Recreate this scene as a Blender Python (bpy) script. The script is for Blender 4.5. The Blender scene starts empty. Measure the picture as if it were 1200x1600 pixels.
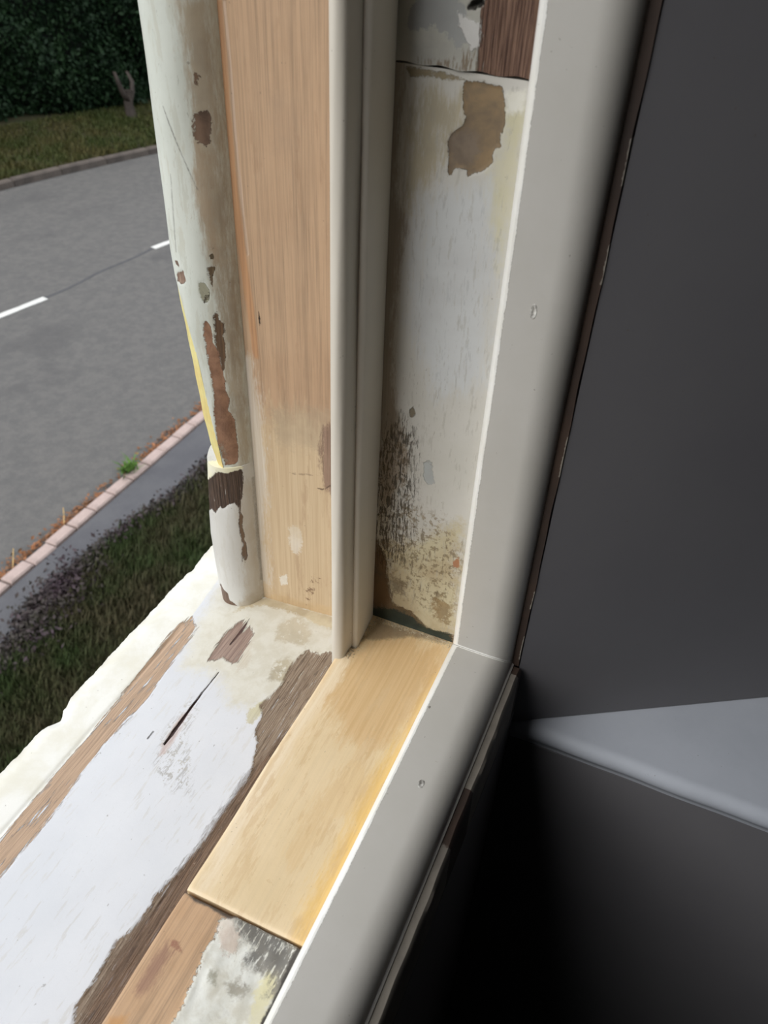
import bpy, math
import numpy as np
from mathutils import Matrix, Vector

# ---------------------------------------------------------------- camera, sky, exposure
SC = bpy.context.scene
COL = SC.collection
cam_d = bpy.data.cameras.new('camera')
cam = bpy.data.objects.new('camera', cam_d); COL.objects.link(cam)
cam_d.sensor_fit = 'VERTICAL'; cam_d.sensor_height = 36.0; cam_d.sensor_width = 27.0
cam_d.lens = 1264.3/1600*36.0
cam_d.clip_start = 0.01; cam_d.clip_end = 300
CAM = Vector((-0.35030, -0.17659, 0.45398))
RX = Vector((0.40073352, -0.91543373, 0.03733268))       # image right, world axes
RY = Vector((-0.56494655, -0.27897508, -0.77653610))     # image down
RZ = Vector((0.72128222, 0.29009308, -0.62896579))       # view direction
cam.matrix_world = Matrix((( RX.x,-RY.x,-RZ.x,CAM.x),( RX.y,-RY.y,-RZ.y,CAM.y),( RX.z,-RY.z,-RZ.z,CAM.z),(0,0,0,1)))
cam_d.dof.use_dof = True; cam_d.dof.focus_distance = 0.58; cam_d.dof.aperture_fstop = 15.0
SC.camera = cam

SC.view_settings.view_transform = 'Standard'; SC.view_settings.look = 'None'
SC.view_settings.gamma = 1.0; SC.view_settings.use_curve_mapping = False
SC.view_settings.exposure = 0.68

world = bpy.data.worlds.new('overcast_sky'); SC.world = world; world.use_nodes = True
wn = world.node_tree.nodes; wl = world.node_tree.links
bg = wn['Background']
tc = wn.new('ShaderNodeTexCoord'); sx = wn.new('ShaderNodeSeparateXYZ'); mr = wn.new('ShaderNodeMapRange')
ra = wn.new('ShaderNodeValToRGB')
wl.new(tc.outputs['Generated'], sx.inputs[0]); wl.new(sx.outputs['Z'], mr.inputs['Value'])
mr.inputs['From Min'].default_value = -0.1; mr.inputs['From Max'].default_value = 1.0
wl.new(mr.outputs[0], ra.inputs[0]); wl.new(ra.outputs[0], bg.inputs['Color'])
ra.color_ramp.elements[0].color = (0.62, 0.68, 0.74, 1); ra.color_ramp.elements[1].color = (1.0, 1.03, 1.08, 1)
bg.inputs['Strength'].default_value = 1.0
# thinly veiled sun, high over the street side: a very soft brightening
sd = bpy.data.lights.new('veiled_sun', 'SUN'); sd.energy = 1.5; sd.angle = math.radians(40); sd.color = (1, .97, .93)
so = bpy.data.objects.new('veiled_sun', sd); COL.objects.link(so)
so.rotation_euler = Vector((0.66, -0.36, -0.66)).to_track_quat('-Z', 'Y').to_euler()

# ---------------------------------------------------------------- helpers
R = np.random.default_rng(7)
G = -4.046                                                  # street level below the sill
POLYS = {'sill':{'strip':[(11.4,131.4),(1.5,121.0),(-16.1,118.5),(-37.4,116.6),(-54.4,114.8),(-71.6,112.4),(-89.6,113.9),(-110.5,115.8),(-135.6,115.4),(-160.6,112.7),(-181.7,110.5),(-198.5,110.9),(-218.5,110.4),(-248.8,109.3),(-230.6,128.6),(-198.9,129.8),(-175.5,131.1),(-154.3,131.7),(-132.7,131.6),(-114.1,130.7),(-85.4,131.4),(-56.9,133.3),(-27.4,134.5),(-0.3,135.6)],'rough':[(17.9,6.8),(11.6,15.6),(12.2,26.9),(0.3,30.4),(-12.2,31.1),(-25.6,27.9),(-36.0,30.0),(-47.0,34.1),(-56.1,26.2),(-67.7,25.5),(-76.3,18.3),(-88.5,14.1),(-100.7,8.7),(-112.7,9.1),(-126.7,10.4),(-144.8,10.4),(-155.4,11.8),(-168.0,12.4),(-178.2,14.3),(-182.3,16.0),(-192.7,18.3),(-195.8,16.9),(-207.4,18.4),(-214.8,19.4),(-220.1,23.2),(-231.2,21.7),(-241.5,20.6),(-255.5,21.6),(-263.5,17.3),(-276.7,18.9),(-273.7,-2.9),(-254.7,-3.6),(-183.3,-1.7),(-109.0,-0.2),(12.3,-0.3)],'darkrough':[(-39.5,-0.5),(-65.5,5.5),(-92.2,9.9),(-128.6,11.5),(-149.9,11.7),(-190.4,15.5),(-229.2,16.8),(-258.8,13.8),(-278.7,9.0),(-278.1,-6.5),(-183.3,-1.7),(-103.4,-1.6)],'patch':[(-24.5,92.3),(-9.1,94.9),(4.0,95.1),(15.4,92.8),(21.4,89.4),(11.8,84.7),(18.3,81.6),(12.2,73.8),(-1.8,72.3),(-17.8,69.8),(-20.7,73.7),(-18.4,82.0),(-21.6,86.8)],'crack':[(-30.8,78.6),(-31.0,77.3),(-52.8,77.5),(-77.1,76.3),(-92.1,75.4),(-102.6,75.9),(-101.8,78.1),(-90.1,79.0),(-64.8,79.3),(-44.4,79.2)],'crack2':[(28.0,86.3),(16.4,86.3),(-4.4,86.3),(-5.2,84.6),(15.9,83.7)],'crack3':[(-94.9,91.2),(-95.0,90.0),(-102.5,89.8),(-102.4,91.0)],'stain':[(-67.3,77.6),(-92.6,73.5),(-107.7,71.7),(-111.5,75.7),(-100.3,78.6),(-78.8,80.5)],'grey':[(-87.9,83.8),(-59.9,82.7),(-68.0,71.7),(-90.1,67.3),(-106.0,51.1),(-126.9,37.8),(-130.9,47.9),(-124.4,63.7),(-115.7,75.3)],'cream':[(57.7,133.8),(56.4,92.3),(54.5,23.3),(12.3,-0.3),(-15.0,17.7),(-37.7,26.4),(-53.7,35.4),(-54.6,53.4),(-36.7,73.1),(-37.5,92.3),(-36.5,107.3),(-5.6,119.8),(23.7,124.2)],'beige':[(28.4,61.2),(43.1,49.0),(31.3,34.1),(14.8,29.4),(13.7,41.6),(12.2,54.8)],'beige2':[(-7.8,42.3),(-0.6,36.4),(-11.6,26.0),(-21.3,30.4),(-22.8,37.6)],'beige3':[(5.9,71.2),(-18.3,60.6),(-27.0,65.3),(-9.4,73.4)],'corner':[(46.8,95.7),(53.4,78.4),(52.2,53.9),(51.3,21.7),(38.0,16.8),(39.4,32.7),(43.9,61.1),(43.0,84.4),(35.0,94.7),(26.1,101.3),(32.6,101.1)],'yellow':[(-44.0,34.3),(-54.5,37.5),(-65.4,34.6),(-64.4,29.0),(-57.4,29.5),(-39.6,27.9)],'outer':[(112.8,174.1),(61.2,136.1),(11.4,131.4),(-29.1,133.3),(-86.4,130.7),(-155.1,131.0),(-230.6,128.6),(-168.6,193.9),(-154.8,173.1)]},'stile_outer':{'knot':[(26.0,164.5),(31.7,158.9),(33.8,147.0),(34.9,138.9),(32.6,123.5),(30.3,110.4),(26.3,103.3),(19.3,105.7),(19.5,171.3)],'pale':[(120.6,136.9),(104.3,141.7),(83.0,150.5),(67.3,162.7),(47.8,163.2),(24.2,150.0),(18.9,-27.7),(146.0,-86.9)],'smear':[(83.5,197.0),(80.0,178.9),(77.7,139.0),(77.4,94.5),(82.6,36.6),(78.2,-17.3),(95.5,-24.8),(100.9,22.8),(92.8,89.2),(93.6,144.8),(93.4,194.6)],'smear2':[(61.8,60.6),(51.9,66.1),(50.3,49.1),(54.6,35.7),(60.0,38.8)],'smear3':[(72.2,6.8),(63.9,11.6),(65.5,1.1),(70.4,-3.1)],'groove':[(84.9,395.6),(83.0,395.8),(82.4,367.6),(82.1,336.8),(81.3,303.1),(79.6,266.1),(80.9,265.9),(83.0,302.8),(83.7,336.6),(83.9,367.4)],'orange':[(91.3,395.1),(85.3,395.6),(85.4,352.1),(84.3,316.5),(82.3,281.0),(79.0,237.9),(77.7,198.5),(81.6,197.5),(84.0,232.5),(89.2,290.9),(90.5,329.1),(90.6,366.7)],'dirt':[(48.0,9.9),(39.9,23.6),(35.6,18.6),(40.3,2.7),(47.5,-14.8),(49.6,-4.9)],'cut':[(76.3,232.1),(75.3,232.3),(74.1,222.7),(75.1,222.0)],'grey':[(58.8,355.3),(45.7,353.8),(45.7,332.0),(60.4,326.7)],'scratch':[(36.9,107.0),(31.8,107.6),(25.8,113.0),(25.8,111.9),(31.8,106.5),(36.9,105.9)],'scratch2':[(60.7,112.6),(34.2,119.1),(34.2,118.0),(60.7,111.5)],'grey2':[(72.3,161.3),(24.1,174.9),(24.2,144.8),(63.8,132.5)],'bottomstain':[(91.1,-4.7),(76.8,-13.0),(53.3,-13.7),(19.0,-5.7),(18.9,-23.9),(96.1,-32.5)]},'stile_inner':{'bare':[(-50.0,401.7),(-51.8,392.0),(-50.9,384.2),(-51.0,375.0),(-83.2,374.7),(-79.5,413.6),(-52.7,411.5)],'hole':[(-45.9,406.2),(-50.2,407.8),(-51.2,404.7),(-47.8,402.8),(-43.3,402.6)],'shellgrey':[(-20.0,406.6),(-33.7,407.7),(-43.4,401.7),(-43.4,396.2),(-47.1,390.2),(-40.3,387.0),(-33.7,391.5),(-28.7,394.4),(-21.0,391.6),(-16.2,392.5),(-15.8,398.8)],'white':[(-39.3,400.8),(-51.2,397.4),(-51.6,391.4),(-50.5,387.3),(-47.2,386.4),(-43.9,391.2),(-40.4,395.9)],'bristle':[(-20.1,381.0),(-33.1,380.3),(-42.2,384.4),(-49.6,387.2),(-54.8,382.0),(-55.3,378.1),(-47.5,378.1),(-33.3,377.6),(-21.9,378.6)],'chip':[(-45.3,375.7),(-50.8,376.8),(-63.3,376.1),(-65.4,369.9),(-67.0,360.6),(-66.6,356.3),(-65.2,354.7),(-66.6,349.5),(-63.8,348.5),(-62.9,345.8),(-63.0,342.0),(-60.8,338.9),(-57.8,336.1),(-55.6,335.2),(-52.8,333.8),(-51.8,333.1),(-49.9,335.8),(-45.4,336.4),(-43.2,334.8),(-42.8,331.7),(-40.8,331.4),(-40.2,341.1),(-39.6,348.4),(-40.9,351.5),(-44.6,354.8),(-46.6,357.1),(-47.6,360.1),(-45.6,363.5),(-44.6,370.2)],'chipdark':[(-39.6,348.4),(-40.9,351.5),(-47.0,353.7),(-53.5,353.2),(-56.6,346.3),(-53.6,338.5),(-47.0,337.5),(-41.5,334.6)],'strip':[(-15.4,378.4),(-23.6,378.7),(-36.5,378.0),(-47.7,377.0),(-55.5,376.8),(-47.7,376.5),(-41.5,375.8),(-33.5,376.0),(-23.8,375.5),(-17.9,375.4)],'yellow':[(-24.3,367.9),(-33.8,371.7),(-44.6,367.5),(-45.7,356.4),(-39.0,351.2),(-36.8,337.6),(-24.9,310.3),(-19.5,309.3),(-18.8,350.0)],'yellow2':[(-66.2,366.0),(-73.2,370.9),(-78.5,366.1),(-76.0,318.9),(-71.6,288.3),(-64.5,317.0),(-63.7,337.0),(-66.9,349.2)],'cream':[(-64.5,373.9),(-74.0,375.7),(-74.7,367.0),(-67.9,365.4)],'blue':[(-24.2,320.0),(-63.0,329.3),(-69.1,294.7),(-74.7,220.1),(-44.5,203.3),(-25.6,240.8)],'brownleft':[(-7.0,193.0),(10.3,406.7),(-10.5,408.3),(-14.5,377.8),(-12.8,318.1),(-19.8,304.3),(-15.7,277.1),(-16.0,204.5),(-31.1,151.9),(-25.6,129.3),(-10.6,90.5)],'mould':[(-3.8,153.5),(-22.6,183.5),(-34.4,167.9),(-34.6,132.4),(-34.7,93.6),(-32.6,62.9),(-21.9,58.5),(-6.2,39.3)],'mould2':[(-20.1,116.6),(-37.8,117.3),(-56.5,113.0),(-71.8,96.3),(-74.7,67.8),(-64.3,24.8),(-28.4,29.0),(-16.4,68.8)],'mouldlow':[(-1.5,98.8),(-12.2,73.2),(-18.4,57.1),(-22.3,26.3),(-27.9,18.6),(-39.4,16.9),(-47.6,10.3),(-58.3,4.9),(-75.8,8.2),(-77.0,-3.9),(-3.6,-24.5)],'green':[(-9.3,6.9),(-18.8,11.1),(-31.8,13.5),(-42.4,11.4),(-51.6,5.2),(-73.3,8.4),(-74.6,-5.1),(-9.0,-18.3)],'brownlow':[(-5.5,64.5),(-16.7,62.7),(-20.4,45.2),(-24.5,23.9),(-13.6,5.4),(-5.2,18.9)],'dirt':[(-23.4,46.5),(-35.2,45.0),(-34.4,31.6),(-24.2,30.5)],'dirt2':[(-57.9,41.7),(-72.0,47.9),(-73.0,11.8),(-54.6,20.4)],'spots':[(-6.5,206.4),(-26.6,224.5),(-50.2,230.4),(-57.0,179.5),(-34.8,163.1),(-8.4,154.9)],'orange':[(-67.7,77.0),(-71.6,84.6),(-73.1,74.4),(-69.0,73.9)],'flake':[(-40.7,154.0),(-44.8,157.3),(-48.2,147.3),(-49.7,140.1),(-44.6,136.8),(-41.5,142.5)],'chip2':[(-28.7,189.8),(-30.7,192.2),(-32.6,188.6),(-31.2,184.1),(-29.4,185.4)],'lowbeige':[(-16.4,68.8),(-70.1,112.5),(-81.2,5.2),(-20.2,-24.1)]},'plank':{'orange':[(17.6,-84.0),(-39.2,-77.5),(-75.1,-74.6),(-98.4,-74.1),(-121.4,-72.0),(-142.8,-72.1),(-166.8,-72.2),(-188.0,-74.8),(-185.6,-80.0),(-149.8,-83.6),(-82.0,-86.4),(32.7,-88.3)],'orange2':[(17.3,-13.5),(42.2,-28.6),(40.2,-75.7),(15.7,-79.8),(-31.5,-69.7),(-51.0,-64.1),(-67.0,-52.9),(-47.1,-24.5),(-36.5,-9.3),(-12.4,-7.2)],'pale':[(1.2,-2.5),(14.3,-7.1),(-3.2,-12.9),(-69.9,-12.2),(-115.6,-14.3),(-147.6,-15.4),(-184.3,-17.1),(-187.3,-6.4),(-112.0,-3.0)],'dark':[(31.9,-14.6),(23.0,-10.8),(28.2,-21.6),(42.5,-44.1),(49.0,-72.5),(55.0,-70.3),(48.5,-41.7),(47.0,-15.8)],'resin':[(-102.4,-103.4),(-67.0,-52.9),(-80.9,-45.8),(-117.1,-41.9),(-148.4,-41.7),(-148.7,-50.3),(-110.5,-56.0)]},'plank2':{'plaster':[(-186.0,-34.7),(-194.0,-29.5),(-202.1,-31.9),(-211.9,-30.3),(-219.7,-32.3),(-229.4,-33.0),(-237.0,-34.3),(-246.8,-33.5),(-261.5,-34.7),(-238.6,-85.2),(-186.3,-78.5),(-183.2,-61.2),(-183.1,-45.1)],'grey':[(-184.4,-25.5),(-186.1,-46.9),(-185.6,-76.2),(-189.5,-79.4),(-213.8,-78.3),(-216.5,-72.4),(-207.2,-70.9),(-207.9,-61.8),(-205.3,-52.4),(-198.3,-52.2),(-195.5,-42.5),(-188.6,-33.1)],'edge':[(-186.3,-74.6),(-185.7,-78.2),(-228.5,-77.5),(-227.9,-75.3),(-214.8,-75.9),(-205.1,-75.4)],'edgetop':[(-187.1,-4.2),(-185.8,-10.5),(-185.7,-24.3),(-187.2,-36.2),(-190.1,-33.2),(-188.8,-20.0),(-189.5,-10.1)],'yellow':[(-206.6,-64.8),(-204.1,-70.2),(-210.9,-73.7),(-219.0,-73.9),(-227.2,-76.8),(-230.5,-69.6),(-219.8,-65.0)],'knot':[(-211.2,-9.7),(-212.0,-15.9),(-216.9,-20.9),(-216.6,-16.7),(-216.7,-11.9)],'purple':[(-214.3,-9.3),(-218.0,-15.2),(-235.6,-15.8),(-243.4,-13.0),(-240.6,-8.5),(-225.4,-8.4)],'dirt':[(-217.2,-37.7),(-216.9,-42.2),(-222.3,-44.9),(-221.4,-39.7)],'dirt2':[(-219.2,-48.3),(-216.6,-61.2),(-221.8,-60.6),(-224.5,-54.7)],'orangeend':[(-256.8,-4.5),(-251.8,-12.3),(-258.8,-13.8),(-262.7,-5.3)],'pink':[(-194.0,-29.5),(-189.2,-33.4),(-196.5,-44.4),(-204.3,-46.8),(-207.1,-40.7),(-201.9,-32.5)]},'bead_up':{'chip':[(99.3,342.4),(98.6,344.6),(95.8,345.1),(92.7,345.9),(91.8,342.0),(92.4,337.3),(93.4,334.8),(93.0,330.3),(94.7,328.4),(96.0,329.9),(98.2,330.5),(99.3,332.9)],'chip_s':[(96.4,364.6),(94.9,362.7),(93.9,362.9),(95.6,360.4),(96.0,357.7),(96.9,359.8)],'long1':[(105.1,224.6),(103.0,226.5),(101.2,223.4),(100.5,217.5),(101.0,211.7),(99.5,208.6),(98.3,203.9),(97.8,195.7),(96.5,186.2),(96.5,176.6),(95.1,169.0),(96.2,161.7),(94.6,156.3),(93.6,153.4),(93.4,140.3),(93.0,129.5),(93.7,117.7),(100.9,115.6),(103.7,130.9),(104.4,141.5),(104.3,162.0),(103.5,174.4),(104.0,191.1),(105.4,202.4),(105.9,213.5)],'long2':[(99.0,229.0),(97.2,231.9),(96.4,227.7),(95.4,225.4),(94.1,224.6),(94.4,219.5),(95.4,215.8),(94.4,211.0),(94.6,203.4),(96.1,193.2),(97.3,190.0),(99.1,207.1),(99.4,216.0)],'c3':[(98.1,268.3),(95.8,269.4),(96.1,266.0),(97.7,265.2)],'c4':[(99.2,260.6),(97.5,260.5),(95.7,261.9),(96.5,258.0),(97.5,255.0),(98.0,248.6),(98.7,251.8),(99.3,255.9)],'c5':[(105.1,251.6),(102.4,249.0),(101.8,247.0),(100.1,244.5),(101.0,240.4),(102.7,237.9),(103.2,243.7)],'hollow':[(105.1,251.6),(101.5,251.0),(99.3,245.7),(100.4,239.6),(102.6,238.3),(104.6,241.5)],'e1':[(122.6,261.2),(118.3,261.6),(117.8,257.8),(121.5,258.9)],'e2':[(121.6,252.5),(114.7,257.1),(113.7,250.2),(116.7,247.8),(122.1,247.3)],'shade':[(98.7,395.9),(89.2,395.5),(88.8,352.1),(88.5,316.2),(88.0,264.1),(88.1,212.4),(88.1,151.0),(88.1,100.6),(90.9,94.6),(93.0,129.5),(96.1,181.5),(94.1,226.2),(98.4,267.6),(102.2,297.2),(99.8,337.6),(99.6,368.0)],'beige':[(99.7,331.3),(93.0,324.3),(93.4,259.1),(96.8,267.6),(99.8,297.3)],'line1':[(114.9,347.3),(114.0,347.4),(99.5,304.7),(100.0,304.7)],'line2':[(115.2,313.1),(114.7,313.2),(115.7,299.0),(118.4,266.7),(119.6,266.4),(116.8,298.8)],'lineb':[(88.5,196.4),(88.0,194.7),(88.1,109.2),(88.1,112.5)],'greylow':[(101.6,136.3),(99.4,120.0),(134.1,75.0),(420.3,-251.1),(423.9,-236.3)]},'bead_low':{'ring':[(434.5,-260.6),(106.4,110.2),(100.9,109.6),(91.8,111.9),(91.7,101.6),(93.2,85.8),(94.5,82.4),(94.7,73.3),(95.4,78.5),(97.4,83.0),(102.0,80.2),(105.7,76.0),(108.2,77.6),(113.2,69.4),(117.8,70.6),(414.5,-301.7),(424.5,-288.7)],'drip':[(95.4,85.7),(93.8,83.9),(94.4,73.1),(93.4,67.8),(94.4,60.8),(93.5,48.6),(94.2,46.5),(93.2,40.7),(93.3,29.0),(94.7,21.6),(95.0,29.9),(96.6,22.2),(96.4,32.2),(94.8,41.6),(95.8,49.7),(96.2,61.3),(95.2,70.5)],'foot':[(369.7,-389.6),(117.2,-6.5),(113.7,-10.9),(109.9,-12.3),(109.3,-19.9),(106.0,-21.6),(100.7,-26.6),(102.5,-31.3),(115.2,-31.5),(361.7,-409.5)],'crease':[(88.6,100.7),(88.3,100.1),(88.1,66.4),(88.1,28.0),(88.1,-3.5),(88.5,-2.5),(88.7,29.2),(88.7,68.0)],'white':[(441.7,-240.7),(102.3,128.7),(91.2,112.7),(92.0,108.5),(106.4,109.7),(434.3,-261.4)],'shade':[(93.7,108.5),(88.1,92.3),(88.0,-35.3),(96.4,-27.3),(95.8,22.0),(94.7,73.3)],'grime':[(92.0,-11.2),(88.1,-20.8),(88.2,-28.6),(100.9,-28.9),(101.9,-22.9)]}}

def lin(c):
    c = np.array(c, float)/255
    return tuple(float(v) for v in np.where(c <= .04045, c/12.92, ((c+.055)/1.055)**2.4)) + (1.0,)

def sdf(poly, u, v):
    """signed distance in mm, positive inside"""
    P = np.array(poly, float); Q = np.roll(P, -1, 0)
    best = np.full(u.shape, 1e9); ins = np.zeros(u.shape, bool)
    for (ax, ay), (bx, by) in zip(P, Q):
        dx, dy = bx-ax, by-ay; L = dx*dx+dy*dy+1e-9
        t = np.clip(((u-ax)*dx+(v-ay)*dy)/L, 0, 1)
        best = np.minimum(best, (u-ax-t*dx)**2+(v-ay-t*dy)**2)
        c = ((ay > v) != (by > v))
        ins ^= c & (u < dx*(v-ay)/(dy if abs(dy) > 1e-9 else 1e-9)+ax)
    d = np.sqrt(best)
    return np.clip(np.where(ins, d, -d), -40, 40)

def sm(x, a, b):
    t = np.clip((x-a)/(b-a), 0, 1); return t*t*(3-2*t)

def wob(u, seed, amp, wl_=40.):
    """smooth 1-D wander"""
    r = np.random.default_rng(seed); o = np.zeros_like(u, dtype=float)
    for k in range(5):
        o += amp*r.uniform(.4, 1)/(k+1)*np.sin(u/wl_*2*math.pi*(k+.7)+r.uniform(0, 6.28))
    return o

def mesh(name, V, F, mat=None, parent=None, attrs=None, smooth=False, sharp=None):
    me = bpy.data.meshes.new(name)
    me.from_pydata([tuple(map(float, p)) for p in V], [], [tuple(map(int, f)) for f in F])
    me.update()
    if smooth:
        me.polygons.foreach_set('use_smooth', [True]*len(me.polygons))
        if sharp: me.set_sharp_from_angle(angle=math.radians(sharp))
    for k, a in (attrs or {}).items():
        at = me.attributes.new(k, 'FLOAT', 'POINT'); at.data.foreach_set('value', np.asarray(a, np.float32))
    o = bpy.data.objects.new(name, me); COL.objects.link(o)
    if mat is not None: me.materials.append(mat)
    if parent is not None: o.parent = parent
    return o

def empty(name, loc=(0, 0, 0), **k):
    o = bpy.data.objects.new(name, None); COL.objects.link(o); o.location = loc; o.empty_display_size = .05
    for a, b in k.items(): o[a] = b
    bpy.context.view_layer.update()
    return o

def tag(o, **k):
    for a, b in k.items(): o[a] = b
    return o

def grid_faces(nu, nv, off=0):
    i, j = np.meshgrid(np.arange(nu-1), np.arange(nv-1), indexing='ij')
    a = off+i*nv+j
    return np.stack([a, a+nv, a+nv+1, a+1], -1).reshape(-1, 4)

def slab(name, us, vs, top, back, mat, parent, polys=None, flip=False, uv=None, skirt=None):
    """closed board: dense face top(U,V)->xyz (mm), flat back at offset vector back (mm)"""
    U, V = np.meshgrid(us, vs, indexing='ij'); nu, nv = U.shape
    u, v = U.ravel(), V.ravel()
    at = {k: sdf(p, u, v) for k, p in (polys or {}).items()}
    at['all'] = np.full(len(u), 10.)
    P = np.stack(top(u, v, at), -1)
    F = grid_faces(nu, nv)
    idx = np.arange(nu*nv).reshape(nu, nv)
    ring = np.concatenate([idx[:, 0], idx[-1, 1:], idx[-2::-1, -1], idx[0, -2:0:-1]])
    base = skirt(u[ring], v[ring]) if skirt else None
    B = (np.stack(base, -1) if base is not None else P[ring])+np.array(back)
    n0 = len(P); m = len(ring)
    k = np.arange(m); k2 = (k+1) % m
    S = np.stack([ring[k], n0+k, n0+k2, ring[k2]], -1)
    if flip: F = F[:, ::-1]; S = S[:, ::-1]
    faces = [tuple(f) for f in F]+[tuple(f) for f in S]
    cap = tuple(range(n0, n0+m)); faces.append(cap if flip else cap[::-1])
    VV = np.concatenate([P, B])/1000
    at = {k_: np.concatenate([a, np.full(m, -40.)]) for k_, a in at.items()}
    return mesh(name, VV, faces, mat, parent, at, smooth=True, sharp=50)

def sweep(name, rings, mat, parent, attrs=None, smooth=True, sharp=35, closed=True, flip=False):
    """rings: (n, m, 3) mm; closed loops; capped"""
    rings = np.asarray(rings, float); n, m, _ = rings.shape
    F = []
    for i in range(n-1):
        for j in range(m if closed else m-1):
            a, b = i*m+j, i*m+(j+1) % m
            F.append((a, b, b+m, a+m) if not flip else (a, a+m, b+m, b))
    if closed:
        c0 = tuple(range(m)); c1 = tuple(range((n-1)*m, n*m))
        F += [c0[::-1], c1] if not flip else [c0, c1[::-1]]
    return mesh(name, rings.reshape(-1, 3)/1000, F, mat, parent, attrs, smooth=smooth, sharp=sharp)

def box(name, lo, hi, mat, parent=None):
    (x0, y0, z0), (x1, y1, z1) = lo, hi
    V = [(x, y, z) for x in (x0, x1) for y in (y0, y1) for z in (z0, z1)]
    F = [(0, 1, 3, 2), (4, 6, 7, 5), (0, 4, 5, 1), (2, 3, 7, 6), (0, 2, 6, 4), (1, 5, 7, 3)]
    return mesh(name, V, F, mat, parent)

# ---------------------------------------------------------------- materials
class NT:
    def __init__(s, name):
        s.m = bpy.data.materials.new(name); s.m.use_nodes = True
        s.n = s.m.node_tree.nodes; s.l = s.m.node_tree.links
        s.b = s.n['Principled BSDF']; s.tc = s.n.new('ShaderNodeTexCoord'); s.cache = {}
    def link(s, a, b): s.l.new(a, b)
    def val(s, x, sock):
        if isinstance(x, (int, float)): sock.default_value = x
        elif isinstance(x, tuple): sock.default_value = x
        else: s.l.new(x, sock)
    def math(s, op, a, b=None, c=None, clamp=False):
        n = s.n.new('ShaderNodeMath'); n.operation = op; n.use_clamp = clamp
        s.val(a, n.inputs[0])
        if b is not None: s.val(b, n.inputs[1])
        if c is not None: s.val(c, n.inputs[2])
        return n.outputs[0]
    def mix(s, f, a, b, bt='MIX'):
        n = s.n.new('ShaderNodeMix'); n.data_type = 'RGBA'; n.blend_type = bt; n.clamp_factor = True
        s.val(f, n.inputs[0]); s.val(a, n.inputs[6]); s.val(b, n.inputs[7])
        return n.outputs[2]
    def noise(s, sc, st=(1, 1, 1), detail=4, rough=.6, dist=0., off=0.):
        key = (sc, st, detail, rough, dist, off)
        if key in s.cache: return s.cache[key]
        mp = s.n.new('ShaderNodeMapping'); s.link(s.tc.outputs['Object'], mp.inputs[0])
        mp.inputs['Scale'].default_value = st; mp.inputs['Location'].default_value = (off, off*.7, off*1.3)
        n = s.n.new('ShaderNodeTexNoise'); s.link(mp.outputs[0], n.inputs['Vector'])
        n.inputs['Scale'].default_value = sc; n.inputs['Detail'].default_value = detail
        n.inputs['Roughness'].default_value = rough; n.inputs['Distortion'].default_value = dist
        s.cache[key] = n.outputs['Fac']; return n.outputs['Fac']
    def step(s, x, lo, hi):
        n = s.n.new('ShaderNodeMapRange'); n.interpolation_type = 'SMOOTHSTEP'
        s.val(x, n.inputs[0]); n.inputs[1].default_value = lo; n.inputs[2].default_value = hi
        return n.outputs[0]
    def attr(s, name):
        n = s.n.new('ShaderNodeAttribute'); n.attribute_name = name; return n.outputs['Fac']
    def done(s, col, height=None, hd=.001, rough=.6, spec=.4):
        s.val(col, s.b.inputs['Base Color']); s.val(rough, s.b.inputs['Roughness'])
        s.b.inputs['Specular IOR Level'].default_value = spec
        if height is not None:
            b = s.n.new('ShaderNodeBump'); b.inputs['Distance'].default_value = hd; b.inputs['Strength'].default_value = 1
            s.link(height, b.inputs['Height']); s.link(b.outputs[0], s.b.inputs['Normal'])
        return s.m

ST = {'x': (.45, 26, 26), 'z': (26, 26, .45), 'i': (1, 1, 1)}

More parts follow.
